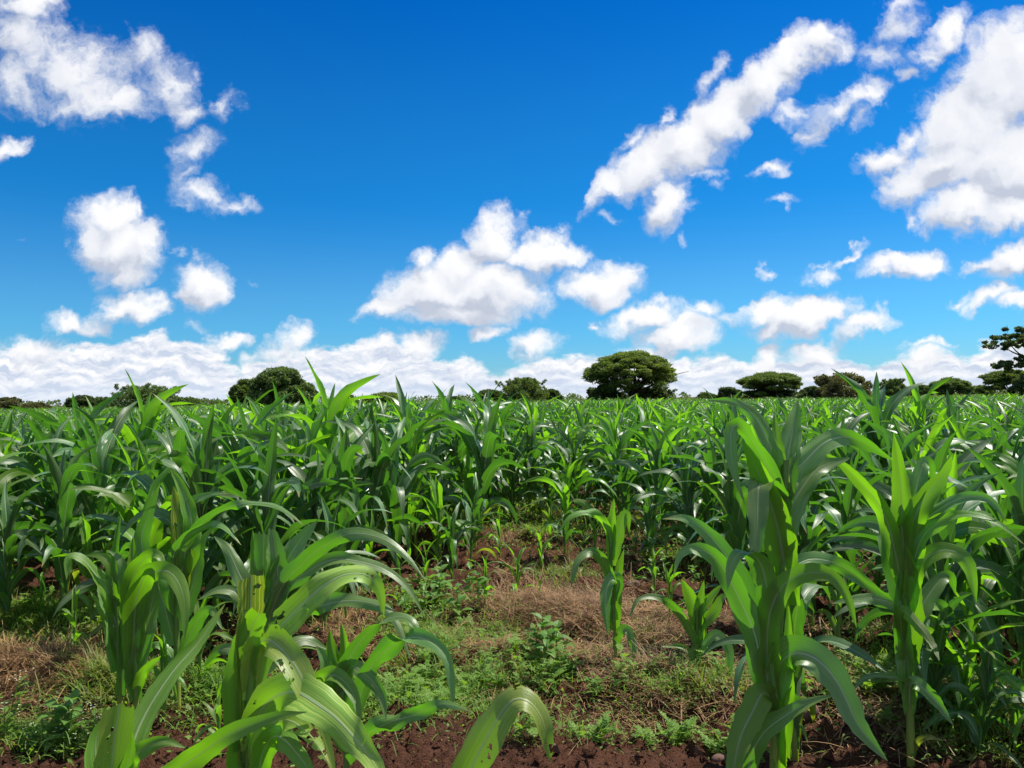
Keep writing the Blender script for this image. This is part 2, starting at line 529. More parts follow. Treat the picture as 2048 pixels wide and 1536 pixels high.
def maize_leaf_mat(name, top, trans, holes=0.0, yellow=0.0, tfac=.42, spec=.6):
    m, nt, out = new_mat(name)
    L = nt.links.new
    uv = nd(nt, 'ShaderNodeUVMap').outputs[0]
    sp = nd(nt, 'ShaderNodeSeparateXYZ'); L(uv, sp.inputs[0])
    u, v = sp.outputs[0], sp.outputs[1]
    ax = mth(nt, 'ABSOLUTE', mth(nt, 'SUBTRACT', u, .5))
    rib = mth(nt, 'MULTIPLY', sstep(nt, ax, .016, .050, 1, 0), sstep(nt, v, .55, 1.0, 1, .15))
    info = nd(nt, 'ShaderNodeObjectInfo')
    # long fine veins
    mp = nd(nt, 'ShaderNodeMapping'); mp.inputs['Scale'].default_value = (34, 1.3, 1)
    L(uv, mp.inputs[0])
    off = nd(nt, 'ShaderNodeVectorMath', operation='ADD'); L(mp.outputs[0], off.inputs[0])
    cx = nd(nt, 'ShaderNodeCombineXYZ'); L(mth(nt, 'MULTIPLY', info.outputs['Random'], 37.0), cx.inputs[2]); L(cx.outputs[0], off.inputs[1])
    vein = noise_n(nt, off.outputs[0], 1.0, 3, .6)
    tcn = nd(nt, 'ShaderNodeTexCoord').outputs['Object']
    patch = noise_n(nt, tcn, 9.0, 3, .5)
    hsv = nd(nt, 'ShaderNodeHueSaturation')
    base = mixc(nt, sstep(nt, vein, .38, .68), top, tuple(c * f for c, f in zip(top, (3.0, 1.95, 2.6))))
    base = mixc(nt, sstep(nt, patch, .45, .75, 0, .45), base, tuple(c * f for c, f in zip(top, (1.5, 1.15, .8))))
    base = mixc(nt, mth(nt, 'MULTIPLY', rib, .75), base, (.48, .58, .36))
    # paler, yellower towards the very tip and along some margins
    tip = mth(nt, 'MULTIPLY', sstep(nt, v, .90, 1.0), sstep(nt, info.outputs['Random'], .45, .8))
    base = mixc(nt, mth(nt, 'MULTIPLY', tip, .7), base, (.33, .24, .06))
    if yellow:
        yl = mth(nt, 'MULTIPLY', sstep(nt, noise_n(nt, off.outputs[0], .5, 3, .6), .5, .62), yellow)
        base = mixc(nt, yl, base, (.38, .40, .05))
    if holes:
        hn0 = noise_n(nt, tcn, 95.0, 2, .5)
        base = mixc(nt, sstep(nt, hn0, .70, .73, 0, .8), base, (.42, .50, .24))
    L(base, hsv.inputs['Color'])
    L(mth(nt, 'MULTIPLY_ADD', info.outputs['Random'], .040, .466), hsv.inputs['Hue'])
    L(mth(nt, 'MULTIPLY_ADD', info.outputs['Random'], .62, .74), hsv.inputs['Value'])
    pr = nd(nt, 'ShaderNodeBsdfPrincipled')
    L(hsv.outputs[0], pr.inputs['Base Color'])
    L(sstep(nt, patch, .3, .7, .32, .50), pr.inputs['Roughness'])
    pr.inputs['Specular IOR Level'].default_value = spec
    bp = nd(nt, 'ShaderNodeBump'); bp.inputs['Strength'].default_value = .35; bp.inputs['Distance'].default_value = .004
    L(mth(nt, 'ADD', mth(nt, 'MULTIPLY', vein, .5), mth(nt, 'ADD', mth(nt, 'MULTIPLY', rib, -.6), mth(nt, 'MULTIPLY', patch, .9))), bp.inputs['Height'])
    L(bp.outputs[0], pr.inputs['Normal'])
    tr = nd(nt, 'ShaderNodeBsdfTranslucent')
    tb = mixc(nt, sstep(nt, vein, .3, .75), trans, tuple(c * .72 for c in trans))
    tb = mixc(nt, mth(nt, 'MULTIPLY', rib, .6), tb, (.20, .30, .03))
    if yellow:
        tb = mixc(nt, yl, tb, (.75, .72, .06))
    L(tb, tr.inputs['Color'])
    ms = nd(nt, 'ShaderNodeMixShader'); ms.inputs[0].default_value = tfac
    L(pr.outputs[0], ms.inputs[1]); L(tr.outputs[0], ms.inputs[2])
    sh = ms.outputs[0]
    if holes:
        hm = nd(nt, 'ShaderNodeMapping'); hm.inputs['Scale'].default_value = (1, 1, 1)
        L(tcn, hm.inputs[0])
        hn = noise_n(nt, hm.outputs[0], 38.0, 3, .55)
        big = noise_n(nt, tcn, 11.0, 2, .5)
        h = sstep(nt, mth(nt, 'ADD', mth(nt, 'MULTIPLY', hn, .62), mth(nt, 'MULTIPLY', big, .5)), .70 - .06 * holes, .705 - .06 * holes)
        h = mth(nt, 'MULTIPLY', h, sstep(nt, ax, .05, .07))
        tp = nd(nt, 'ShaderNodeBsdfTransparent')
        m2 = nd(nt, 'ShaderNodeMixShader')
        L(h, m2.inputs[0]); L(sh, m2.inputs[1]); L(tp.outputs[0], m2.inputs[2])
        sh = m2.outputs[0]
    L(sh, out.inputs['Surface'])
    return m


LEAF = maize_leaf_mat("maize_leaf", (.046, .128, .034), (.12, .40, .014), tfac=.36, spec=.75)
LEAF_Y = maize_leaf_mat("maize_leaf_young", (.076, .205, .028), (.29, .71, .012), tfac=.52)
LEAF_H = maize_leaf_mat("maize_leaf_front", (.076, .195, .040), (.18, .57, .012), tfac=.42, spec=.95)
LEAF_C = maize_leaf_mat("maize_leaf_chewed", (.16, .32, .05), (.32, .70, .014), holes=1.0, tfac=.44)
LEAF_YEL = maize_leaf_mat("maize_leaf_yellowing", (.055, .125, .02), (.32, .52, .012), holes=.5, yellow=.85, tfac=.5)


def stalk_mat():
    m, nt, out = new_mat("maize_stalk")
    L = nt.links.new
    uv = nd(nt, 'ShaderNodeUVMap').outputs[0]
    sp = nd(nt, 'ShaderNodeSeparateXYZ'); L(uv, sp.inputs[0])
    info = nd(nt, 'ShaderNodeObjectInfo')
    mp = nd(nt, 'ShaderNodeMapping'); mp.inputs['Scale'].default_value = (22, 3, 1); L(uv, mp.inputs[0])
    st = noise_n(nt, mp.outputs[0], 1.0, 3)
    c = mixc(nt, sstep(nt, sp.outputs[1], .0, .45), (.26, .30, .055), (.10, .20, .035))
    c = mixc(nt, sstep(nt, st, .4, .7, 0, .5), c, (.16, .26, .05))
    c = mixc(nt, sstep(nt, sp.outputs[1], .0, .07, .7, 0), c, (.16, .06, .03))
    pr = nd(nt, 'ShaderNodeBsdfPrincipled'); L(c, pr.inputs['Base Color'])
    pr.inputs['Roughness'].default_value = .4
    pr.inputs['Subsurface Weight'].default_value = .0
    bp = nd(nt, 'ShaderNodeBump'); bp.inputs['Strength'].default_value = .3; bp.inputs['Distance'].default_value = .003
    L(st, bp.inputs['Height']); L(bp.outputs[0], pr.inputs['Normal'])
    L(pr.outputs[0], out.inputs['Surface'])
    return m


STALK = stalk_mat()


def soil_mat():
    m, nt, out = new_mat("red_brown_soil")
    L = nt.links.new
    tc = nd(nt, 'ShaderNodeTexCoord').outputs['Object']
    a = noise_n(nt, tc, 2.2, 5, .6)
    b = noise_n(nt, tc, 26.0, 8, .68)
    c = noise_n(nt, tc, 150.0, 5, .7)
    col = mixc(nt, sstep(nt, a, .35, .65), (.066, .025, .012), (.125, .049, .025))
    col = mixc(nt, sstep(nt, b, .40, .68), col, (.165, .071, .038))
    col = mixc(nt, sstep(nt, c, .52, .75, 0, .5), col, (.22, .11, .062))
    pr = nd(nt, 'ShaderNodeBsdfPrincipled'); L(col, pr.inputs['Base Color'])
    pr.inputs['Roughness'].default_value = .92
    pr.inputs['Specular IOR Level'].default_value = .2
    vo = nd(nt, 'ShaderNodeTexVoronoi', feature='DISTANCE_TO_EDGE'); L(tc, vo.inputs['Vector']); vo.inputs['Scale'].default_value = 24
    h = mth(nt, 'ADD', mth(nt, 'MULTIPLY', b, 1.0), mth(nt, 'MULTIPLY', c, .45))
    h = mth(nt, 'ADD', h, sstep(nt, vo.outputs['Distance'], .0, .06, -.12, 0))
    bp = nd(nt, 'ShaderNodeBump'); bp.inputs['Strength'].default_value = 1.0; bp.inputs['Distance'].default_value = .05
    L(h, bp.inputs['Height']); L(bp.outputs[0], pr.inputs['Normal'])
    L(pr.outputs[0], out.inputs['Surface'])
    return m


def leafy(name, c1, c2, trans, tfac=.35, rough=.55, scale=3.0, spec=.35):
    m, nt, out = new_mat(name)
    L = nt.links.new
    tc = nd(nt, 'ShaderNodeTexCoord').outputs['Object']
    geo = nd(nt, 'ShaderNodeNewGeometry')
    a = mth(nt, 'MULTIPLY_ADD', geo.outputs['Random Per Island'], .55, mth(nt, 'MULTIPLY', noise_n(nt, tc, scale, 3), .55))
    col = mixc(nt, sstep(nt, a, .25, .85), c1, c2)
    pr = nd(nt, 'ShaderNodeBsdfPrincipled'); L(col, pr.inputs['Base Color'])
    pr.inputs['Roughness'].default_value = rough
    pr.inputs['Specular IOR Level'].default_value = spec
    if tfac:
        tr = nd(nt, 'ShaderNodeBsdfTranslucent'); tr.inputs['Color'].default_value = (*trans, 1)
        ms = nd(nt, 'ShaderNodeMixShader'); ms.inputs[0].default_value = tfac
        L(pr.outputs[0], ms.inputs[1]); L(tr.outputs[0], ms.inputs[2])
        L(ms.outputs[0], out.inputs['Surface'])
    else:
        L(pr.outputs[0], out.inputs['Surface'])
    return m


SOIL = soil_mat()
WEED = leafy("weed_leaf", (.115, .225, .035), (.21, .34, .065), (.32, .55, .03), .42, .6, 12, .25)
WEED_B = leafy("broad_weed_leaf", (.10, .22, .04), (.19, .33, .07), (.28, .52, .03), .38, .5, 12, .35)
GRASS = leafy("grass_blade", (.10, .16, .025), (.24, .25, .06), (.26, .36, .03), .4, .55, 6)
STRAW = leafy("dry_straw", (.10, .048, .020), (.42, .255, .11), (.3, .2, .1), .12, .6, 5)
PETAL = leafy("white_petal", (.50, .52, .36), (.70, .70, .55), (.6, .6, .5), .2, .6, 5)
BARK = leafy("acacia_bark", (.020, .016, .013), (.05, .04, .03), (0, 0, 0), 0, .9, 3)
ACACIA = leafy("acacia_foliage", (.080, .125, .026), (.17, .23, .045), (.24, .34, .03), .40, .6, .9)
ACACIA_L = leafy("pale_acacia_foliage", (.085, .14, .028), (.17, .23, .05), (.20, .30, .025), .34, .6, .9)
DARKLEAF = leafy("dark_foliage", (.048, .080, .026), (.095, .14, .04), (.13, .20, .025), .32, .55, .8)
MIDLEAF = leafy("mid_foliage", (.075, .125, .036), (.145, .21, .06), (.18, .29, .035), .36, .55, .8)
BROWNLEAF = leafy("olive_brown_foliage", (.080, .088, .03), (.16, .15, .055), (.18, .19, .035), .34, .6, .8)
TASSEL = leafy("maize_tassel", (.22, .19, .06), (.36, .29, .11), (.3, .25, .08), .2, .7, 4)
STONE = leafy("field_stone", (.10, .055, .04), (.17, .10, .075), (0, 0, 0), 0, .9, 14)

# ------------------------------------------------------------------ ground: one sheet to the horizon
def build_ground():
    def axis(dense_lo, dense_hi, step, lo, hi):
        a = list(np.arange(dense_lo, dense_hi, step))
        s, x = step, dense_hi
        while x < hi:
            a.append(x); s *= 1.13; x += s
        a.append(hi)
        s, x = step, dense_lo - step
        left = []
        while x > lo:
            left.append(x); s *= 1.13; x -= s
        left.append(lo)
        return np.array(left[::-1] + a)
    xs = axis(-3.4, 3.2, .017, -6000, 6000)
    ys = axis(1.7, 7.4, .017, -600, 9000)
    gx, gy = np.meshgrid(xs, ys, indexing='ij')
    gz = ground_z(gx, gy)
    v = np.stack([gx, gy, gz], -1).reshape(-1, 3)
    f = grid_faces(len(xs), len(ys))[:, ::-1]
    me = mesh_from("field_soil", v, f, SOIL, None, True)
    tag(obj("ground", me), kind='structure')


build_ground()

# ------------------------------------------------------------------ maize
def leaf_geo(path, width, W, fold=.25, wave=.25, seed=0, nu=6, cut=0.0, face_n=None, base_w=.55, droop=0.0):
    """path (n,3), W (n,3) direction across the blade; returns vertices, faces, uv"""
    n = len(path)
    T = nrm(np.gradient(path, axis=0))
    W = nrm(W - T * np.sum(W * T, 1, keepdims=True))
    for i in range(1, n):
        if np.dot(W[i], W[i - 1]) < 0:
            W[i] = -W[i]
    Nn = np.cross(W, T)
    # the upper face: on the early part of the blade the normal should point away from the ground / to the stem
    if face_n is not None and np.dot(Nn[n // 3], face_n) < 0:
        Nn = -Nn
    t = np.linspace(0, 1, n) * (1 - cut)
    prof = np.where(t < .32, base_w + (1 - base_w) * np.sin(t / .32 * math.pi / 2), np.power(np.clip(1 - ((t - .32) / .68) ** 1.9, 0, 1), .85))
    prof = np.maximum(prof, .02)
    r = np.random.default_rng(seed)
    ph1, ph2, ph3 = r.uniform(0, 6.28, 3)
    L = np.sum(np.linalg.norm(np.diff(path, axis=0), axis=1))
    fr = L * r.uniform(5.5, 9.5)
    hw = width * .5 * prof * (1 + .05 * np.sin(t * 31 + ph1) + .035 * r.normal(0, 1, n) * np.clip(t * 3, 0, 1))
    u = np.linspace(-1, 1, nu + 1)
    V = np.zeros((n, nu + 1, 3)); UV = np.zeros((n, nu + 1, 2))
    env = np.clip(t * 4, 0, 1) * np.clip((1.02 - t) * 3, 0, 1)
    for j, uu in enumerate(u):
        a = abs(uu)
        ph = ph1 if uu < 0 else ph2
        wv = wave * (.7 + .5 * np.sin(t * 5 + ph3)) * hw * env * a ** 2.2 * (np.sin(t * fr * 2.2 + ph) + .5 * np.sin(t * fr * 4.7 + ph3 + uu))
        fd = fold * hw * (a ** 1.2) * (1 - .45 * t) 
        V[:, j] = path + W * (hw * uu * (1 - .06 * fold * a))[:, None] + Nn * (fd + wv)[:, None]
        UV[:, j, 0] = .5 + .5 * uu
        UV[:, j, 1] = t
    if cut:
        e = r.uniform(-.25, .25, nu + 1) * width * .5
        V[-1] += T[-1][None] * e[:, None]
    return V.reshape(-1, 3), grid_faces(n, nu + 1), UV.reshape(-1, 2)


def stalk_geo(path, r0, r1, k=8):
    P, L = catmull(path, 26)
    t = np.linspace(0, 1, 26)
    rad = r0 + (r1 - r0) * t
    rad = rad * (1 + .10 * np.maximum(0, np.cos(t * 2 * math.pi * 6)) ** 6)
    return tube(P, rad, k)


def plant_parts(seed, h=1.2, nl=11, lod=0, young=False):
    """stalk and leaf geometry of one maize plant standing at the origin"""
    r = np.random.default_rng(seed)
    lean = r.normal(0, .05, 2)
    hs = h * r.uniform(.52, .64)
    sp = [np.array([lean[0] * t * t * hs, lean[1] * t * t * hs, t * hs]) for t in (0, .3, .65, 1)]
    stalk = stalk_geo(sp, .0125 * h / 1.2 + .002, .009, 8 if lod == 0 else 4)
    leaves = []
    az0 = r.uniform(0, 6.28)
    for i in range(nl):
        q = i / (nl - 1)
        zb = hs * (.10 + .90 * q ** .9)
        tb = zb / hs
        base = np.array([lean[0] * tb * tb * hs, lean[1] * tb * tb * hs, zb])
        az = az0 + math.pi * i + r.normal(0, .55)
        Lf = h * (.26 + .31 * math.sin(math.pi * (.18 + .62 * q))) * r.uniform(.85, 1.12)
        if i >= nl - 3:
            Lf *= (1.0, .92, .74)[i - nl + 3]
        el0 = math.radians(r.uniform(58, 74) + 14 * q)
        droop = math.radians(r.uniform(88, 168) * (1 - .55 * q ** 2.0))
        if i >= nl - 3:
            droop *= (.85, .55, .24)[i - nl + 3]
            el0 = math.radians(r.uniform(76, 88))
        n = (17, 9, 6)[lod]
        pts = [base - np.array([0, 0, .10 * h * .5])]
        p = base.copy()
        side = r.normal(0, .35)
        kink, kf = r.uniform(.3, .75), r.choice([.15, .25, .6])
        for k in range(n - 1):
            s = k / (n - 2)
            el = el0 - droop * (s ** 1.5 * (1 - kf) + kf / (1 + math.exp(-(s - kink) * 18)))
            a = az + side * s * s
            p = p + np.array([math.cos(a) * math.cos(el), math.sin(a) * math.cos(el), math.sin(el)]) * Lf / (n - 2)
            pts.append(p.copy())
        P = np.array(pts)
        T = nrm(np.gradient(P, axis=0))
        Wd = nrm(np.stack([-np.sin(np.full(n, az)), np.cos(np.full(n, az)), np.zeros(n)], 1))
        tw = r.normal(0, 1.0) * np.linspace(0, 1, n) ** 1.3 + r.normal(0, .18)
        Nn = np.cross(T, Wd)
        Wd = Wd * np.cos(tw)[:, None] + Nn * np.sin(tw)[:, None]
        w = (.060 + .022 * math.sin(math.pi * q)) * h / 1.2 * r.uniform(.85, 1.15)
        leaves.append(leaf_geo(P, w, Wd, fold=r.uniform(.15, .5) + (.5 if i >= nl - 2 else 0), wave=r.uniform(.3, .75), seed=seed * 50 + i, nu=(6, 4, 2)[lod], face_n=np.array([-math.cos(az) * .3, -math.sin(az) * .3, 1])))
    return stalk, leaves


VARIANTS = 14
protos = []
for k in range(VARIANTS):
    h = 1.12 + .16 * ((k * 5) % 7) / 6
    st, lv = plant_parts(100 + k, h, nl=13 + k % 3)
    protos.append((mesh_from("stalk", st[0], st[1], STALK, st[2]), [mesh_from("leaf", a, b, LEAF_YEL if (i < 1 and k % 3 == 0) else LEAF_Y if (k % 4 == 2 and i > 4) else LEAF, c) for i, (a, b, c) in enumerate(lv)], h))
small = []
for k in range(5):
    st, lv = plant_parts(300 + k, .55, nl=7)
    small.append((mesh_from("stalk", st[0], st[1], STALK, st[2]), [mesh_from("leaf", a, b, LEAF_Y, c) for (a, b, c) in lv], .55))

MAIZE = "maize plants of the field"
roots = {}


def place_maize(kind, k, x, y, rz, s, label, tilt=(0, 0)):
    """a maize plant: the first of each kind is built, the others are copies of it and of its parts"""
    lib = protos if kind == 'tall' else small
    z = float(ground_z(x, y)) - .01
    key = (kind, k)
    if key in roots:
        return copy_tree(roots[key], (x, y, z), rz, s, label, MAIZE, tilt)
    t = thing("maize_plant", label, "maize plant", (x, y, z), rz, MAIZE)
    t.scale = (s, s, s)
    t.rotation_euler = (tilt[0], tilt[1], rz)
    obj("stalk", lib[k][0], t)
    for me in lib[k][1]:
        obj("leaf", me, t)
    roots[key] = t
    return t


def hero(label, d, stem, r0, r1, leaves, mat=None, smat=STALK, face=.75, wf=.88):
    """a foreground plant: every leaf follows its own curve, given by where it is seen and how deep it lies"""
    S = np.array([at(x, y, d + dd) for x, y, dd in [(q + (0,))[:3] for q in stem]])
    # carry the stalk down to the soil
    b = S[0].copy()
    gz = float(ground_z(b[0], b[1])) - .02
    if b[2] > gz + .03:
        S = np.vstack([[b[0], b[1], gz], S])
    base = np.array([S[0][0], S[0][1], gz])
    t = thing("maize_plant", label, "maize plant", base, 0, MAIZE)
    g = stalk_geo(S - base, r0 * .82, r1 * .85)
    obj("stalk", mesh_from("stalk", *g[:2], smat, g[2]), t)
    for i, lf in enumerate(leaves):
        pts, w = lf[0], lf[1]
        op = lf[2] if len(lf) > 2 else {}
        n = len(pts)
        sw = op.get('dd', 0.0)       # depth reached at the tip
        P = np.array([at(p[0], p[1], d + (p[2] if len(p) > 2 else sw * (j / (n - 1)) ** 1.2)) for j, p in enumerate(pts)])
        C, L = catmull(P, 34)
        T = nrm(np.gradient(C, axis=0))
        Vw = nrm(C - CAM)
        Wf = nrm(np.cross(T, Vw))
        Wh = np.cross(T, np.array([0, 0, 1.0]))
        hl = np.linalg.norm(Wh, axis=1, keepdims=True)
        Wh = Wh / np.maximum(hl, 1e-6)
        fa = op.get('f', face)
        fa = np.interp(np.linspace(0, 1, 34), np.linspace(0, 1, len(fa)), fa) if isinstance(fa, (list, tuple)) else np.full(34, fa)
        sg = np.sign(np.sum(Wf * Wh, 1, keepdims=True)); sg[sg == 0] = 1
        wgt = (1 - fa)[:, None] * np.clip(hl * 2, 0, 1)
        W = nrm(Wf * (1 - wgt) + Wh * sg * wgt)
        for j in range(1, 34):
            if np.dot(W[j], W[j - 1]) < 0: W[j] = -W[j]
        for _ in range(3):
            W[1:-1] = nrm(W[:-2] + 2 * W[1:-1] + W[2:])
        g = leaf_geo(C - base, w * wf, W, op.get('fold', .28), op.get('wave', .46), seed=int(d * 1000) + i * 17, nu=8, cut=op.get('cut', 0), face_n=np.array(op.get('n', (0, -.4, 1.0))), base_w=op.get('bw', .6))
        obj("leaf", mesh_from("leaf", g[0], g[1], op.get('m', mat or LEAF_H), g[2]), t)
    return t


hero_xy = []
Y, C_, YL = dict(m=LEAF_Y), dict(m=LEAF_C), dict(m=LEAF_YEL)


def H(*a, **k):
    o = hero(*a, **k)
    hero_xy.append((o.location.x, o.location.y))
    return o


# right-hand big plant
H("largest maize plant of the right foreground, twisted blue-green leaves hanging off a broad upright sheath", 2.35,
  [(1546, 1620), (1550, 1450), (1562, 1200), (1570, 1000), (1573, 920)], .0165, .010, [
    ([(1540, 1360), (1520, 1290), (1498, 1205), (1470, 1140), (1440, 1095), (1402, 1056), (1365, 1036), (1325, 1038)], .082, dict(dd=.10, f=[1, .95, .9, .6])),
    ([(1544, 1420), (1524, 1345), (1510, 1270), (1480, 1200), (1450, 1142), (1424, 1110), (1385, 1098), (1360, 1112), (1347, 1152)], .088, dict(dd=-.05, f=[1, .95, .9, .5])),
    ([(1545, 1290), (1536, 1190), (1522, 1130), (1502, 1107), (1478, 1106), (1462, 1132), (1455, 1180)], .078, dict(dd=-.12, f=[1, .9, .35, .8])),
    ([(1546, 1470), (1536, 1380), (1534, 1300), (1540, 1225), (1566, 1172), (1605, 1148), (1645, 1146), (1672, 1160), (1697, 1200), (1713, 1255)], .086, dict(dd=-.10, m=LEAF_Y, f=[1, 1, 1, .75, .85])),
    ([(1560, 1180), (1582, 1142), (1617, 1120), (1663, 1124), (1704, 1144), (1742, 1173), (1785, 1199)], .060, dict(dd=.12)),
    ([(1550, 1400), (1558, 1335), (1580, 1310), (1610, 1308), (1640, 1324), (1672, 1360), (1694, 1402), (1714, 1446), (1745, 1488), (1775, 1522)], .108, dict(dd=-.22, f=[.9, .6, .9, .95, .9])),
    ([(1490, 1600), (1500, 1520), (1526, 1468), (1567, 1434), (1617, 1405), (1670, 1389)], .066, dict(dd=-.10, f=.8)),
    ([(1545, 1400), (1526, 1386), (1505, 1424), (1481, 1474), (1468, 1533), (1462, 1590)], .088, dict(dd=-.18, f=.9, m=LEAF_Y)),
    ([(1578, 1210), (1568, 1130), (1555, 1055), (1532, 983), (1505, 920), (1484, 880)], .105, dict(dd=-.06, f=1.0, m=LEAF_Y, bw=.7)),
    ([(1576, 1110), (1556, 990), (1520, 905), (1488, 860), (1468, 850), (1461, 880), (1468, 940), (1490, 1010)], .066, dict(dd=-.08, f=[1, .8, .3, .9, .9])),
    ([(1568, 1040), (1555, 990), (1535, 970), (1519, 972), (1516, 1010), (1515, 1055), (1510, 1105)], .075, dict(dd=-.16, f=[.9, .4, .9, 1], cut=.15)),
    ([(1562, 1050), (1574, 962), (1608, 925), (1649, 886), (1690, 874), (1726, 885), (1788, 922)], .080, dict(dd=.08, f=[.9, .85, .6])),
    ([(1565, 1110), (1580, 1025), (1605, 975), (1640, 935), (1700, 916)], .085, dict(dd=.10, f=.9)),
    ([(1572, 1000), (1573, 930), (1585, 862), (1595, 800)], .085, dict(dd=.12, f=.95, fold=.6)),
    ([(1570, 1000), (1556, 905), (1549, 825)], .052, dict(dd=.06, m=LEAF_Y, fold=.7)),
    ([(1570, 990), (1555, 932), (1527, 862), (1498, 821), (1461, 803), (1414, 800)], .056, dict(dd=.14, f=.8)),
    ([(1566, 1510), (1572, 1420), (1576, 1320), (1578, 1240), (1574, 1190)], .054, dict(f=1.0, m=LEAF_Y, bw=.9, fold=.9)),
    ([(1560, 1560), (1560, 1490), (1566, 1430), (1575, 1390), (1584, 1372)], .046, dict(f=1.0, m=LEAF_Y, bw=.9, fold=.9, dd=-.05)),
])
# far right plant, backlit
H("tall yellow-green backlit maize plant near the right edge, bare pale stalk at its foot", 2.65,
  [(1822, 1530), (1818, 1350), (1808, 1150), (1802, 1050)], .017, .010, [
    ([(1808, 1150), (1804, 1061), (1803, 993), (1796, 925), (1787, 866)], .080, dict(m=LEAF_Y, f=1, fold=.5, bw=.9)),
    ([(1808, 1150), (1826, 1044), (1856, 990), (1888, 948), (1905, 910)], .090, dict(m=LEAF_Y, f=1, dd=-.05)),
    ([(1810, 1130), (1822, 1030), (1836, 965), (1848, 925), (1862, 930), (1868, 970)], .074, dict(f=1, dd=.08)),
    ([(1806, 1180), (1780, 1061), (1758, 1010), (1724, 969), (1683, 928), (1640, 902)], .066, dict(m=LEAF_Y, dd=-.05, f=.85)),
    ([(1812, 1150), (1846, 1050), (1880, 1018), (1912, 1000), (1948, 993), (1985, 1005), (2014, 1045)], .062, dict(dd=-.15, f=.7)),
    ([(1812, 1200), (1842, 1080), (1895, 1038), (1946, 1030), (1998, 1048), (2050, 1090)], .054, dict(m=LEAF_Y, dd=-.2, f=.5)),
    ([(1806, 1290), (1803, 1223), (1836, 1250), (1865, 1288), (1879, 1322)], .046, dict(dd=-.2, m=LEAF_Y)),
    ([(1814, 1230), (1826, 1150), (1865, 1108), (1907, 1103), (1937, 1132), (1953, 1205)], .080, dict(dd=-.12, f=[.9, .6, .9], m=LEAF_Y)),
    ([(1810, 1260), (1795, 1215), (1754, 1198), (1712, 1198), (1662, 1207)], .054, dict(dd=.1, f=.6)),
    ([(1818, 1420), (1810, 1364), (1774, 1353), (1733, 1355), (1706, 1380)], .050, dict(dd=-.1, f=.5)),
    ([(1816, 1330), (1828, 1250), (1858, 1190), (1896, 1150), (1912, 1190)], .075, dict(dd=.1, f=.9)),
    ([(1818, 1430), (1824, 1366), (1866, 1397), (1908, 1452)], .055, dict(dd=-.12)),
    ([(1822, 1520), (1832, 1487), (1855, 1475), (1888, 1481)], .028, dict(m=LEAF_YEL, dd=-.06)),
    ([(1812, 1240), (1780, 1120), (1768, 1060), (1776, 1010)], .070, dict(f=1, dd=.1)),
    ([(1815, 1300), (1840, 1220), (1880, 1210), (1915, 1240)], .060, dict(f=.9, dd=.15)),
    ([(1816, 1380), (1806, 1280), (1800, 1200), (1800, 1140)], .070, dict(f=1, bw=.9, fold=.9)),
    ([(1818, 1320), (1826, 1230), (1822, 1140), (1812, 1090)], .080, dict(f=1, bw=.9, fold=.7, m=LEAF_Y, dd=-.03)),
])
# chewed plant in the middle left
H("maize plant eaten by insects, broad torn leaves full of holes and a cut-off top", 1.75,
  [(498, 1600), (500, 1450), (503, 1300)], .0150, .011, [
    ([(496, 1470), (498, 1340), (501, 1245), (503, 1152)], .068, dict(m=LEAF_YEL, f=1, cut=.45, bw=.85, fold=.35)),
    ([(484, 1500), (476, 1400), (484, 1320), (506, 1250), (520, 1225)], .078, dict(f=1, m=LEAF_Y, cut=.25, dd=-.03, bw=.7)),
    ([(504, 1400), (520, 1310), (546, 1270), (576, 1238), (610, 1203), (652, 1168), (696, 1148), (737, 1152), (760, 1183), (767, 1235)], .076, dict(m=LEAF_C, dd=.1, f=[1, 1, 1, .8, .6])),
    ([(500, 1390), (512, 1300), (532, 1280), (556, 1292), (586, 1325), (607, 1364), (628, 1424), (655, 1500), (672, 1560)], .072, dict(m=LEAF_C, dd=-.12, f=[.8, .6, 1, 1, .9])),
    ([(505, 1500), (520, 1425), (553, 1392), (592, 1384), (630, 1405), (670, 1434), (702, 1468), (730, 1502), (758, 1545), (780, 1600)], .098, dict(m=LEAF_C, dd=-.28, f=[.9, .7, .95, 1, 1])),
    ([(510, 1600), (524, 1510), (545, 1475), (567, 1478), (594, 1507), (617, 1540), (634, 1590)], .060, dict(m=LEAF_Y, dd=-.2, f=[1, .4, .8, .9])),
    ([(500, 1560), (505, 1480), (530, 1400), (545, 1350)], .070, dict(m=LEAF_YEL, f=1, cut=.2, dd=.05)),
    ([(498, 1600), (482, 1560), (478, 1500), (486, 1440)], .066, dict(m=LEAF_Y, f=1, bw=.9, fold=.8, cut=.2)),
    ([(505, 1560), (530, 1470), (570, 1440), (620, 1470), (660, 1530)], .060, dict(m=LEAF_C, dd=-.15, f=.8)),
])
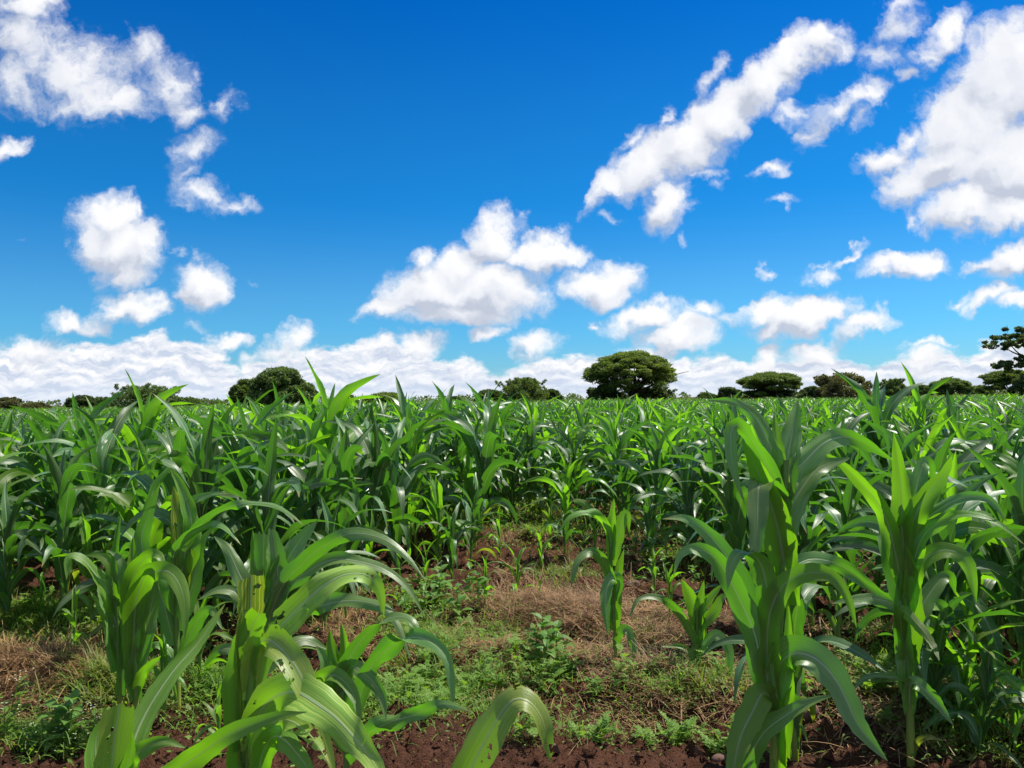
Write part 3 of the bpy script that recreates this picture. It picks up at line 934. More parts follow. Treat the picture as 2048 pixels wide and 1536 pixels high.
# plant behind it
H("slender maize plant right of the eaten one, leaves arching over bare soil", 2.3,
  [(694, 1560), (690, 1460), (682, 1390), (674, 1340)], .0125, .009, [
    ([(685, 1420), (690, 1340), (710, 1298), (737, 1264), (776, 1237), (808, 1233), (830, 1249), (844, 1295)], .060, dict(dd=-.12, f=[.9, .8, .45, .8])),
    ([(690, 1480), (722, 1386), (737, 1343), (760, 1311), (789, 1290), (816, 1276), (845, 1277), (878, 1296), (899, 1335), (908, 1430)], .062, dict(dd=-.22, f=[.9, .9, .5, .5, .9, .7])),
    ([(682, 1430), (668, 1385), (655, 1325), (632, 1292)], .078, dict(f=.95)),
    ([(680, 1400), (677, 1345), (664, 1300), (659, 1258)], .056, dict(f=1, m=LEAF_Y, fold=.6)),
    ([(694, 1530), (730, 1475), (776, 1446), (830, 1429), (884, 1408), (944, 1423)], .056, dict(dd=-.3, f=.6)),
    ([(684, 1400), (700, 1335), (736, 1354), (763, 1392), (772, 1446)], .050, dict(dd=-.1)),
    ([(686, 1470), (640, 1372), (655, 1352), (677, 1354), (701, 1378), (717, 1418), (720, 1452)], .060, dict(dd=-.2, f=[.8, .8, .4, .9], m=LEAF_Y)),
    ([(684, 1390), (690, 1320), (688, 1280), (682, 1245)], .045, dict(m=LEAF_Y, f=1, fold=.7)),
    ([(690, 1500), (668, 1440), (640, 1420), (618, 1450)], .055, dict(dd=-.1)),
])
H("maize plant behind the eaten one, ragged upright leaves and long bows to the right", 2.6,
  [(520, 1450), (521, 1250), (524, 1140)], .0150, .010, [
    ([(524, 1230), (526, 1150), (528, 1066)], .075, dict(f=1, cut=.45, bw=.85)),
    ([(535, 1240), (555, 1170), (551, 1105), (544, 1060)], .090, dict(f=1, cut=.1)),
    ([(530, 1240), (570, 1132), (601, 1080), (636, 1040)], .095, dict(f=.95, dd=.05)),
    ([(528, 1260), (565, 1172), (603, 1130), (643, 1095), (703, 1067), (766, 1078), (815, 1115), (850, 1160)], .062, dict(dd=-.15, f=[.9, .6, .6, .7])),
    ([(528, 1340), (560, 1270), (612, 1227), (662, 1206), (716, 1202), (766, 1215), (796, 1252), (820, 1318)], .064, dict(dd=-.25, f=[.9, .55, .6, .8])),
    ([(526, 1290), (555, 1190), (602, 1152), (662, 1120), (724, 1124), (778, 1144), (820, 1182), (850, 1235)], .056, dict(dd=-.05, f=.6)),
    ([(520, 1230), (478, 1148), (455, 1099), (428, 1072)], .068, dict(dd=.05, f=.9)),
    ([(518, 1280), (478, 1194), (439, 1181), (395, 1200)], .055, dict(dd=-.05, f=.6)),
    ([(524, 1210), (512, 1130), (505, 1060)], .05, dict(f=1, m=LEAF_Y, fold=.6)),
    ([(522, 1350), (570, 1300), (610, 1280), (660, 1300)], .06, dict(f=.7, dd=.1)),
    ([(521, 1380), (480, 1310), (440, 1300), (405, 1335)], .055, dict(f=.7)),
])
H("maize plant with a yellow-striped whorl and a broad upright leaf, left of centre", 3.1,
  [(356, 1420), (353, 1250), (356, 1130)], .0160, .011, [
    ([(360, 1180), (364, 1110), (356, 1040), (347, 972)], .092, dict(m=LEAF_YEL, f=1, fold=.6, bw=.8)),
    ([(362, 1160), (382, 1105), (382, 1040), (362, 972), (338, 935)], .078, dict(m=LEAF_Y, f=.95)),
    ([(352, 1210), (345, 1120), (374, 1074), (426, 1049), (456, 1061), (482, 1090)], .050, dict(dd=-.15, f=.6)),
    ([(358, 1180), (375, 1090), (414, 1037), (476, 1009), (538, 1008), (579, 1028), (606, 1050)], .054, dict(dd=-.15, f=.55)),
    ([(348, 1290), (322, 1190), (284, 1095), (295, 1035), (320, 965)], .086, dict(f=1, dd=-.05, bw=.5)),
    ([(360, 1150), (374, 1020), (414, 991), (458, 986)], .056, dict(f=.7, dd=.05)),
    ([(354, 1250), (330, 1170), (300, 1120), (260, 1090), (236, 1110)], .06, dict(f=.7, dd=.1)),
    ([(356, 1330), (390, 1250), (420, 1220), (446, 1260)], .06, dict(f=.8, dd=-.1)),
    ([(356, 1260), (388, 1160), (400, 1090), (430, 1050)], .075, dict(f=.95, dd=.05)),
    ([(354, 1380), (340, 1310), (310, 1290), (285, 1320)], .05, dict(f=.7)),
])
H("slim maize plant on the left with curled leaf tips, beside the dry grass patch", 3.05,
  [(240, 1410), (236, 1260), (230, 1170)], .0120, .009, [
    ([(236, 1280), (220, 1195), (190, 1148), (166, 1119), (138, 1114), (133, 1160)], .072, dict(f=[.9, .8, .4, .8], dd=-.1, m=LEAF_Y)),
    ([(236, 1230), (224, 1138), (200, 1112), (170, 1110)], .066, dict(f=.8, m=LEAF_Y)),
    ([(232, 1180), (230, 1110), (241, 1025)], .032, dict(f=.9, fold=.8)),
    ([(238, 1320), (222, 1260), (198, 1210), (180, 1182)], .044, dict(f=.8, m=LEAF_Y)),
    ([(238, 1340), (228, 1280), (226, 1220), (232, 1160)], .075, dict(f=1, bw=.9, fold=.7)),
    ([(240, 1390), (246, 1340), (250, 1290), (246, 1240)], .05, dict(f=1, bw=.9, fold=.8)),
    ([(236, 1250), (212, 1200), (200, 1160), (186, 1150)], .06, dict(f=.8, dd=.05)),
])
H("maize plant on the left, one broad leaf folded over and hanging at its right", 3.0,
  [(272, 1420), (272, 1300), (266, 1170)], .0150, .010, [
    ([(270, 1370), (268, 1280), (272, 1205), (288, 1155), (314, 1142), (343, 1147), (364, 1182), (371, 1232), (368, 1282)], .100, dict(dd=-.15, f=[1, 1, .6, .8, .9], m=LEAF_Y)),
    ([(264, 1260), (265, 1160), (288, 1119), (315, 1110), (332, 1140)], .094, dict(f=[1, .8, .6], m=LEAF_Y, dd=-.05)),
    ([(266, 1200), (265, 1140), (266, 1072)], .050, dict(m=LEAF_Y, f=1, fold=.7)),
    ([(272, 1390), (282, 1350), (300, 1330), (322, 1312)], .048, dict(m=LEAF_Y, dd=-.05)),
    ([(274, 1330), (292, 1260), (305, 1200), (312, 1150)], .08, dict(f=1, bw=.9)),
    ([(268, 1240), (250, 1160), (240, 1120), (216, 1100)], .06, dict(f=.8)),
    ([(272, 1400), (262, 1340), (262, 1290), (270, 1240)], .06, dict(f=1, bw=.9, fold=.8)),
])
# two plants right at the photographer's feet, mostly below the picture
H("nearest maize plant of the left foreground, pale broad leaf blades rising from the bottom edge", 1.55,
  [(232, 1700), (236, 1590)], .0130, .010, [
    ([(228, 1650), (222, 1560), (229, 1480), (238, 1414)], .072, dict(m=LEAF_C, f=1, cut=.45, bw=.85)),
    ([(236, 1640), (258, 1515), (290, 1430), (343, 1347), (397, 1285), (450, 1208)], .054, dict(m=LEAF_Y, dd=.25, f=.95, bw=.8)),
    ([(250, 1660), (300, 1595), (345, 1548), (400, 1508), (454, 1472), (507, 1449), (561, 1432), (615, 1424)], .052, dict(m=LEAF_Y, dd=-.12, f=[.9, .8, .7])),
    ([(238, 1640), (250, 1540), (290, 1497), (330, 1484), (372, 1496)], .042, dict(m=LEAF_Y, f=.6)),
    ([(226, 1660), (196, 1540), (192, 1480), (210, 1430)], .06, dict(m=LEAF_Y, f=1, dd=.04)),
    ([(240, 1680), (246, 1570), (262, 1500), (264, 1460)], .035, dict(m=LEAF_Y, f=1, dd=-.03)),
])
H("nearest maize plant of the middle foreground, one notched leaf bowing over at the bottom edge", 1.5,
  [(905, 1760), (912, 1640)], .0130, .010, [
    ([(914, 1660), (938, 1550), (970, 1482), (1002, 1427), (1028, 1399), (1056, 1402), (1080, 1430), (1093, 1472), (1102, 1530)], .082, dict(m=LEAF_C, dd=-.02, f=[1, 1, .8, .6, .45, .5], fold=.2)),
    ([(908, 1680), (880, 1600), (850, 1580), (815, 1600)], .06, dict(m=LEAF_Y)),
    ([(912, 1690), (940, 1620), (990, 1600), (1030, 1640)], .06, dict(m=LEAF_Y)),
])
# small plants in the clearing
H("thin maize plant alone in the clearing, with a pale leaf hanging along its stalk", 3.55,
  [(1233, 1335), (1229, 1250), (1223, 1150), (1222, 1060)], .010, .008, [
    ([(1222, 1120), (1222, 1075), (1225, 1024), (1228, 996)], .054, dict(m=LEAF_Y, f=1, fold=.6)),
    ([(1222, 1110), (1220, 1072), (1205, 1041), (1180, 1025), (1142, 1033), (1112, 1072)], .046, dict(dd=-.1, m=LEAF_Y, f=.6)),
    ([(1224, 1130), (1238, 1066), (1247, 1030), (1255, 1030), (1258, 1064)], .062, dict(m=LEAF_Y, f=.9)),
    ([(1224, 1210), (1220, 1155), (1204, 1118), (1180, 1104), (1155, 1124), (1141, 1178)], .062, dict(dd=-.15, f=.7)),
    ([(1228, 1200), (1236, 1162), (1222, 1158), (1211, 1198), (1216, 1272)], .066, dict(dd=-.12, f=[.9, .6, 1])),
    ([(1230, 1260), (1230, 1225), (1235, 1155), (1248, 1098)], .066, dict(m=LEAF_Y, f=1, bw=.8)),
    ([(1232, 1300), (1236, 1270), (1254, 1260), (1267, 1292), (1266, 1334)], .050, dict(dd=-.08)),
    ([(1230, 1240), (1218, 1190), (1220, 1120)], .05, dict(m=LEAF_Y, f=1, bw=.8)),
])
H("young maize plant in the clearing left of the largest plant, spreading side leaves", 3.4,
  [(1397, 1352), (1395, 1280), (1393, 1220)], .011, .008, [
    ([(1394, 1260), (1392, 1228), (1381, 1196), (1363, 1158)], .080, dict(m=LEAF_Y, f=1)),
    ([(1395, 1250), (1399, 1212), (1408, 1160)], .044, dict(m=LEAF_Y, f=1)),
    ([(1395, 1260), (1400, 1222), (1419, 1197), (1445, 1167)], .054, dict(m=LEAF_Y, f=.9)),
    ([(1396, 1290), (1404, 1250), (1427, 1226), (1445, 1194), (1470, 1188)], .062, dict(m=LEAF_Y, f=.8)),
    ([(1395, 1310), (1390, 1278), (1352, 1218), (1314, 1195), (1276, 1200), (1258, 1238)], .046, dict(dd=-.12, f=.7)),
    ([(1396, 1325), (1398, 1300), (1427, 1271), (1447, 1281), (1460, 1311), (1458, 1368)], .056, dict(dd=-.1, f=.8)),
    ([(1396, 1340), (1388, 1320), (1364, 1296), (1322, 1293)], .036, dict(f=.5)),
    ([(1397, 1350), (1402, 1338), (1414, 1332), (1426, 1354)], .034, dict(m=LEAF_YEL)),
    ([(1396, 1300), (1402, 1260), (1404, 1220), (1414, 1190)], .05, dict(m=LEAF_Y, f=1)),
])

# plants placed one by one: photo x, y of the foot, y of the top, kind, label
ONES = [
    (127, 1240, 892, 'tall', "maize plant at the left with a bare yellow lower stalk"),
    (1032, 1197, 1068, 'small', "small maize plant in the back of the clearing with drooping side leaves"),
    (1082, 1215, 1150, 'small', "maize seedling on the straw mat in the middle of the clearing"),
    (942, 1135, 955, 'tall', "medium maize plant at the left rear rim of the clearing"),
    (905, 1165, 1010, 'tall', "shorter maize plant leaning out over the left rim of the clearing"),
    (478, 1165, 775, 'tall', "tall maize plant with long bowed leaves left of the leaf spike that tops the field"),
    (655, 1150, 722, 'tall', "tallest maize plant left of centre, its leaf spike high above the field"),
    (688, 1215, 850, 'tall', "dark maize plant with a pale stalk on the left rim of the clearing"),
    (590, 1180, 800, 'tall', "dense maize plant between the leaf spike and the eaten plant"),
    (145, 1130, 768, 'tall', "maize plant at the left with an upright dark leaf against the clouds"),
    (285, 1100, 738, 'tall', "maize plant at the left with a thin upright leaf tip above its neighbours"),
    (890, 1040, 766, 'tall', "maize plant at centre with a thin leaf tip against the low cloud"),
    (1690, 1160, 838, 'tall', "maize plant just behind and right of the largest plant"),
    (1765, 1070, 742, 'tall', "maize plant at the right with a tall drooping top leaf above the field"),
    (1845, 1050, 732, 'tall', "maize plant at the right with a thin leaf tip against the sky"),
    (1960, 1515, 1220, 'tall', "bushy light green maize plant in the bottom right corner"),
    (1925, 1480, 1130, 'tall', "maize plant behind the bare pale stalk at the right edge"),
    (1870, 1475, 1150, 'tall', "maize plant with reddish stalk foot behind the backlit plant"),
    (2030, 1500, 1290, 'small', "small yellow-green maize plant at the right edge"),
    (2000, 1300, 940, 'tall', "bright backlit maize plant at the right edge of the field front"),
    (1580, 1480, 1260, 'small', "small maize plant hidden behind the largest plant"),
    (400, 1395, 1200, 'small', "small maize plant under the plant with the yellow-striped whorl"),
    (330, 1440, 1250, 'small', "small narrow-leaved maize plant behind the nearest left blades"),
    (580, 1420, 1240, 'small', "small maize plant between the eaten and the slender plant"),
    (440, 1500, 1330, 'small', "small maize plant in the gap between the two nearest left plants"),
    (150, 1330, 1190, 'small', "small maize plant at the upper rim of the left dry grass patch"),
    (80, 1245, 1140, 'small', "small maize seedling at the left in front of the yellow stalk"),
    (15, 1255, 960, 'tall', "maize plant cut by the left edge with a long arching leaf"),
    (1590, 1505, 1030, 'tall', "maize plant with dim bluish leaves standing close behind the largest plant"),
    (1300, 1130, 975, 'tall', "small-leaved maize plant at the right rear rim of the clearing"),
    (1130, 1120, 890, 'tall', "maize plant with shiny leaves in the middle of the clearing's rear rim"),
    (1680, 1300, 1100, 'small', "small maize plant in the gap between the two big right-hand plants"),
    (1190, 1130, 1030, 'small', "small maize plant at the rear of the clearing beside the thin lone plant"),
    (1310, 1200, 1090, 'small', "small maize plant behind the young plant with the spreading side leaves"),
    (1000, 1120, 1010, 'small', "small maize plant in the left rear corner of the clearing"),
    (850, 1190, 1075, 'small', "small maize plant under the shorter leaning plant on the left rim"),
    (1085, 1160, 1050, 'small', "small maize plant just above the straw, right of the drooping small one"),
    (1340, 1260, 1140, 'small', "small maize plant on the right part of the straw, behind the young spreading plant"),
    (970, 1225, 1110, 'small', "small maize plant on bare soil in the left middle of the clearing"),
    (760, 1240, 1130, 'small', "small maize plant under the long bows of the ragged plant"),
    (1100, 1095, 1000, 'small', "small maize plant among feathery weeds at the rear of the clearing"),
    (1380, 1120, 960, 'tall', "maize plant behind the right rear rim of the clearing, dim and leafy"),
    (1480, 1150, 960, 'tall', "yellow-green maize plant left behind the largest plant"),
]
placed = list(hero_xy)


def spiked(k):
    """does an upright leaf tip top this kind of plant?"""
    ms = protos[k][1]
    zt = [max(v.co.z for v in m.vertices) for m in ms]
    j = zt.index(max(zt))
    return j >= len(ms) - 2 and ms[j].vertices[-1].co.z > max(zt) - .05


SPIKED = [k for k in range(VARIANTS) if spiked(k)] or list(range(VARIANTS))

for i, (px, pb, pt, kind, label) in enumerate(ONES):
    g = ground(px, pb)
    d = g[1]
    top = at(px, pt, d)[2]
    lib = protos if kind == 'tall' else small
    k = i % len(lib)
    if kind == 'tall' and pt < 800:
        k = SPIKED[(i * 3 + 2) % len(SPIKED)]
    zs = max(float(v.co.z) for me in lib[k][1] for v in me.vertices)
    place_maize(kind, k, g[0], g[1], random.uniform(0, 6.28), top / zs, label)
    placed.append((g[0], g[1]))

# the rest of the field, plant by plant in loose rows; clearings stay open
def poly_world(pp):
    return np.array([ground(x, y)[:2] for x, y in pp])


CLEAR = [poly_world([(540, 1900), (560, 1500), (720, 1300), (835, 1200), (945, 1110), (1030, 1062), (1170, 1058), (1290, 1112), (1425, 1205), (1480, 1330), (1480, 1900)]),
         poly_world([(-400, 1900), (-400, 1215), (120, 1250), (225, 1260), (225, 1900)]),
         poly_world([(1480, 1900), (1480, 1330), (1640, 1290), (1790, 1330), (1800, 1900)]),
         poly_world([(100, 1900), (200, 1330), (700, 1330), (700, 1900)]),
         poly_world([(1700, 2400), (1850, 1560), (2300, 1560), (2300, 2400)])]


def inside(pt, poly):
    x, y = pt
    c = False
    j = len(poly) - 1
    for i in range(len(poly)):
        xi, yi = poly[i]; xj, yj = poly[j]
        if (yi > y) != (yj > y) and x < (xj - xi) * (y - yi) / (yj - yi) + xi:
            c = not c
        j = i
    return c


cand = []
ROW = .52
rr = random.Random(5)
yy = 1.9
while yy < 150:
    step = .245 if yy < 30 else .42
    half = yy * .78 + 1.5
    x = -half
    while x < half:
        cx, cy = x + rr.gauss(0, .09), yy + rr.gauss(0, .11)
        x += step * rr.uniform(.75, 1.35)
        if cy < 1.9:
            continue
        if any(inside((cx, cy), p) for p in CLEAR):
            continue
        if cy < 7 and any((cx - a) ** 2 + (cy - b) ** 2 < .16 ** 2 for a, b in placed):
            continue
        cand.append((math.hypot(cx, cy), cx, cy))
    yy += ROW if yy < 30 else .8
cand.sort()
N_IND = 300 - len(placed)


def zone_label(x, y, s):
    px = 1024 + F * x / y
    if y < 4.2:
        return ("maize plant in the close front row at the left, among the tall foreground plants" if px < 900 else "maize plant in the close front row at the right, around the backlit plant")
    if y < 6.5:
        return ("maize plant in the second rank on the left, crowded leaf to leaf" if px < 900 else
                "maize plant in the second rank on the right, backlit between its neighbours" if px > 1330 else "maize plant standing on the rear rim of the clearing")
    if y < 9:
        return ("dark green maize plant deep in the crowded left half of the field" if px < 900 else
                "light green maize plant deep in the right half of the field" if px > 1330 else "maize plant in the green wall behind the clearing")
    return "maize plant far back among the dense ranks, only its upper leaves showing"


rest = []
for i, (dist, x, y) in enumerate(cand):
    px = 1024 + F * x / y
    seen = -140 < px < 2190
    s = rr.uniform(.86, 1.06) * (1.0 + .10 * fbm(np.array([x * .35]), np.array([y * .35]), 2, 77)[0] * 2)
    if px > 1330:
        s *= .95
    if 430 < px < 1180 and 5 < y < 13:
        s *= rr.uniform(.97, 1.14)
    if px < 430 and y > 5:
        s *= .945
    if y > 14:
        s *= .97
    if rr.random() < .10:
        s *= rr.uniform(.62, .85)
    if y > 25:
        s *= .97
    if N_IND > 0 and seen and y < 30:
        k = rr.randrange(VARIANTS)
        kind = 'tall'
        if y < 6 and rr.random() < .18:
            kind, k = 'small', rr.randrange(5)
            s *= 1.25
        place_maize(kind, k, x, y, rr.uniform(0, 6.28), s, zone_label(x, y, s), (rr.gauss(0, .05), rr.gauss(0, .05)))
        N_IND -= 1
    else:
        rest.append((x, y, s))

# the field beyond them: one mass of maize
lib = bpy.data.collections.new("maize_kinds")
for k in range(VARIANTS):
    h = protos[k][2]
    st, lv = plant_parts(100 + k, h, nl=12 + k % 3, lod=1)
    mb = MB()
    mb.add(*st)
    for a, b, c in lv:
        mb.add(a, b, c)
    me = mb.mesh("maize_far", [LEAF, LEAF_Y][k % 4 == 1])
    o = bpy.data.objects.new("maize_kind_%02d" % k, me)
    lib.objects.link(o)
for k in range(2):
    st, lv = plant_parts(140 + k, 1.2, nl=8, lod=1)
    mb = MB(); mb.add(*st)
    for a, b, c in lv: mb.add(a, b, c)
    n0 = sum(len(f) for f in mb.f)
    for q in range(9):
        a = q * .7
        p0 = np.array([0, 0, .75 + .01 * q])
        p1 = p0 + np.array([math.cos(a) * .02, math.sin(a) * .02, .38])
        p2 = p1 + np.array([math.cos(a) * .10, math.sin(a) * .10, .17 * (1 - .05 * q)])
        mb.add(*tube([p0, p1, (p1 + p2) / 2 + [0, 0, .02], p2], [.004, .004, .004, .003], 4))
    me = mb.mesh("maize_tasselled", [LEAF, TASSEL])
    mi = np.zeros(len(me.polygons), np.int32); mi[n0:] = 1
    me.polygons.foreach_set("material_index", mi)
    lib.objects.link(bpy.data.objects.new("maize_kind_%02d" % (VARIANTS + k), me))


def scatter_object(name, pts, coll, label):
    """points with rotation, scale and kind, instanced by a node modifier"""
    me = bpy.data.meshes.new(name)
    n = len(pts)
    me.vertices.add(n)
    me.vertices.foreach_set("co", np.array([p[0] for p in pts]).ravel())
    for an, tp, vals, key in (("rot", 'FLOAT_VECTOR', [p[1] for p in pts], "vector"), ("scl", 'FLOAT', [p[2] for p in pts], "value"), ("kind_index", 'INT', [p[3] for p in pts], "value")):
        at_ = me.attributes.new(an, tp, 'POINT')
        at_.data.foreach_set(key, np.array(vals).ravel())
    o = obj(name, me)
    ng = bpy.data.node_groups.new(name, 'GeometryNodeTree')
    ng.interface.new_socket("Geometry", in_out='INPUT', socket_type='NodeSocketGeometry')
    ng.interface.new_socket("Geometry", in_out='OUTPUT', socket_type='NodeSocketGeometry')
    gi, go = ng.nodes.new('NodeGroupInput'), ng.nodes.new('NodeGroupOutput')
    ci = ng.nodes.new('GeometryNodeCollectionInfo')
    ci.inputs['Collection'].default_value = coll
    ci.inputs['Separate Children'].default_value = True
    ci.inputs['Reset Children'].default_value = True
    ip = ng.nodes.new('GeometryNodeInstanceOnPoints')
    ip.inputs['Pick Instance'].default_value = True
    def attr(nm, tp):
        a = ng.nodes.new('GeometryNodeInputNamedAttribute')
        a.data_type = tp
        a.inputs['Name'].default_value = nm
        return next(s for s in a.outputs if s.enabled and s.name == 'Attribute')
    ng.links.new(gi.outputs[0], ip.inputs['Points'])
    ng.links.new(ci.outputs[0], ip.inputs['Instance'])
    ng.links.new(attr("kind_index", 'INT'), ip.inputs['Instance Index'])
    ng.links.new(attr("rot", 'FLOAT_VECTOR'), ip.inputs['Rotation'])
    ng.links.new(attr("scl", 'FLOAT'), ip.inputs['Scale'])
    ng.links.new(ip.outputs[0], go.inputs[0])
    md = o.modifiers.new("scatter", 'NODES')
    md.node_group = ng
    tag(o, label, "maize field", kind='stuff')
    return o


pts = []
for (x, y, s) in rest:
    k = rr.randrange(VARIANTS)
    if y > 40 and x > -8 and rr.random() < min(.35, (y - 45) / 120):
        k = VARIANTS + rr.randrange(2)
        s *= .92
    pts.append(((x, y, float(ground_z(x, y)) - .01), (rr.gauss(0, .06), rr.gauss(0, .06), rr.uniform(0, 6.28)), s, k))
scatter_object("maize_field", pts, lib, "green maize field running back to the trees on the horizon")

# ------------------------------------------------------------------ weeds, straw, grass
def lobed_leaf(mb, base, az, el, Lf, w, r, bend=.6):
    """a deeply cut weed leaf: midrib with pairs of lobes"""
    n = 5
    P = [np.array(base)]
    for k in range(n):
        e = el - bend * (k / n)
        P.append(P[-1] + np.array([math.cos(az) * math.cos(e), math.sin(az) * math.cos(e), math.sin(e)]) * Lf / n)
    P = np.array(P)
    T = nrm(np.gradient(P, axis=0))
    S = nrm(np.cross(T, [0, 0, 1.0]))
    Nn = np.cross(S, T)
    for k in range(1, n + 1):
        lw = w * (.55, .9, 1.0, .8, .45)[k - 1] * r.uniform(.8, 1.2)
        for sg in (-1, 1):
            d = nrm(S[k] * sg + T[k] * .55)
            a = P[k - 1] * .6 + P[k] * .4
            b = P[k]
            tip = (a + b) / 2 + d * lw + Nn[k] * r.uniform(-.1, .2) * lw
            m1 = a + d * lw * .62 - T[k] * lw * .20
            m2 = b + d * lw * .62 + T[k] * lw * .16
            mb.add(np.array([a, m1, tip, tip]), [[0, 1, 2, 3]])
            mb.add(np.array([a, tip, m2, b]), [[0, 1, 2, 3]])


def oval_leaf(mb, base, az, el, Lf, w, bend=.9, n=5):
    P = [np.array(base)]
    for k in range(n):
        e = el - bend * (k / n)
        P.append(P[-1] + np.array([math.cos(az) * math.cos(e), math.sin(az) * math.cos(e), math.sin(e)]) * Lf / n)
    P = np.array(P)
    T = nrm(np.gradient(P, axis=0)); S = nrm(np.cross(T, [0, 0, 1.0])); Nn = np.cross(S, T)
    pr = np.array([.06, .75, 1.0, .8, .42, .03])
    V = np.stack([P - S * (pr * w)[:, None] + Nn * (pr * w * .3)[:, None], P, P + S * (pr * w)[:, None] + Nn * (pr * w * .3)[:, None]], 1).reshape(-1, 3)
    mb.add(V, grid_faces(n + 1, 3))


def blade(mb, base, az, el, Lf, w, bend, n=4):
    P = [np.array(base)]
    for k in range(n):
        e = el - bend * (k + .5) / n
        P.append(P[-1] + np.array([math.cos(az) * math.cos(e), math.sin(az) * math.cos(e), math.sin(e)]) * Lf / n)
    P = np.array(P)
    S = np.array([-math.sin(az), math.cos(az), 0])
    ww = w * np.array([1, .95, .75, .45, .06])[:n + 1]
    V = np.stack([P - S * ww[:, None], P + S * ww[:, None]], 1).reshape(-1, 3)
    mb.add(V, grid_faces(n + 1, 2))


def weed_proto(kind, seed):
    r = np.random.default_rng(seed)
    fol, stm, flo = MB(), MB(), MB()
    if kind == 'lobed':
        for s in range(int(r.integers(3, 6))):
            a, tilt, Ls = r.uniform(0, 6.28), r.uniform(.5, 1.3), r.uniform(.05, .14)
            top = np.array([math.cos(a) * math.cos(tilt), math.sin(a) * math.cos(tilt), math.sin(tilt)]) * Ls
            stm.add(*tube([[0, 0, -.01], top * .5 + [0, 0, .01], top], [.0022, .0018, .0012], 5))
            for q in range(5):
                f = .25 + .75 * q / 4
                lobed_leaf(fol, top * f, a + r.uniform(-2.2, 2.2), r.uniform(.2, 1.0), r.uniform(.045, .085), r.uniform(.013, .022), r)
    elif kind == 'oval':
        hh = r.uniform(.10, .24)
        top = np.array([r.normal(0, .02), r.normal(0, .02), hh])
        stm.add(*tube([[0, 0, -.01], top * .5, top], [.003, .0025, .0015], 5))
        nL = int(r.integers(8, 13))
        for q in range(nL):
            f = .25 + .75 * q / (nL - 1)
            oval_leaf(fol, top * f, q * 2.4 + r.uniform(-.3, .3), r.uniform(.1, .9), r.uniform(.05, .10) * (1.15 - .4 * f), r.uniform(.014, .024))
    elif kind == 'grass':
        for q in range(int(r.integers(14, 26))):
            blade(fol, (r.normal(0, .015), r.normal(0, .015), -.005), r.uniform(0, 6.28), r.uniform(.7, 1.45), r.uniform(.08, .24), r.uniform(.0016, .0035), r.uniform(.4, 1.6))
    elif kind == 'flower':
        for s in range(9):
            a, tilt, Ls = r.uniform(0, 6.28), r.uniform(.8, 1.45), r.uniform(.14, .26)
            top = np.array([math.cos(a) * math.cos(tilt), math.sin(a) * math.cos(tilt), math.sin(tilt)]) * Ls
            stm.add(*tube([[0, 0, -.01], top * .5 + [0, 0, .01], top], [.0018, .0015, .001], 4))
            for q in range(6):
                lobed_leaf(fol, top * r.uniform(.2, .9), r.uniform(0, 6.28), r.uniform(.1, 1.0), r.uniform(.03, .06), r.uniform(.008, .014), r)
            for q in range(4):
                c = top + r.normal(0, .014, 3) + [0, 0, .01]
                for t in range(5):
                    b = t * 1.2566
                    blade(flo, c, b, .45, .0040, .0016, .3, 2)
    return fol, stm, flo


WLIB = {}


def weed(kind, k, x, y, s, rz, name, label, cat, group):
    key = (kind, k)
    z = float(ground_z(x, y)) - .004
    if key in WLIB:
        return copy_tree(WLIB[key], (x, y, z), rz, s, label, group)
    fol, stm, flo = weed_proto(kind, 900 + 31 * k + len(kind))
    mat = {'lobed': WEED, 'oval': WEED_B, 'grass': GRASS, 'flower': WEED}[kind]
    if kind == 'grass':
        t = tag(obj(name, fol.mesh("grass_blades", mat), None, (x, y, z)), label, cat, group)
    else:
        t = thing(name, label, cat, (x, y, z), rz, group)
        obj("foliage", fol.mesh("foliage", mat, False), t)
        obj("stem", stm.mesh("stem", STALK), t)
        if flo.n:
            obj("flower_heads", flo.mesh("flower_heads", PETAL, False), t)
    t.rotation_euler = (0, 0, rz)
    t.scale = (s, s, s)
    WLIB[key] = t
    return t


def scatter_px(cx, cy, rx, ry, n, r):
    out = []
    for _ in range(n):
        a, q = r.uniform(0, 6.28), math.sqrt(r.random())
        g = ground(cx + rx * q * math.cos(a), cy + ry * q * math.sin(a))
        out.append((g[0], g[1]))
    return out


wr = random.Random(11)
G_L, G_O, G_G, G_F = "lobed weeds of the clearing", "oval-leaved weeds between the maize", "grass tufts on the field floor", "white-flowered weeds"
for (cx, cy, rx, ry, n, lab) in [(965, 1365, 170, 42, 26, "bright green weed with deeply cut leaves in the thick patch of the clearing"),
                                 (830, 1400, 130, 60, 14, "small green weed with deeply cut leaves on bare cracked soil"),
                                 (1370, 1475, 90, 22, 5, "grey-green cut-leaved weed in the shade before the clearing"),
                                 (1310, 1385, 150, 22, 6, "light green cut-leaved weed at the lower rim of the straw"),
                                 (1180, 1500, 330, 30, 6, "tiny cut-leaved weed on the soil along the bottom edge"),
                                 (860, 1260, 110, 60, 14, "green weed with cut leaves at the foot of the left maize rim"),
                                 (1090, 1065, 130, 30, 16, "feathery green weed in the rear corner of the clearing"),
                                 (1750, 1390, 130, 70, 14, "dim cut-leaved weed on the dark soil between the right-hand plants"),
                                 (120, 1260, 140, 30, 12, "green weed along the upper rim of the left dry grass patch")]:
    for x, y in scatter_px(cx, cy, rx, ry, n, wr):
        weed('lobed', wr.randrange(5), x, y, wr.uniform(.65, 1.05), wr.uniform(0, 6.28), "lobed_weed", lab, "weed", G_L)
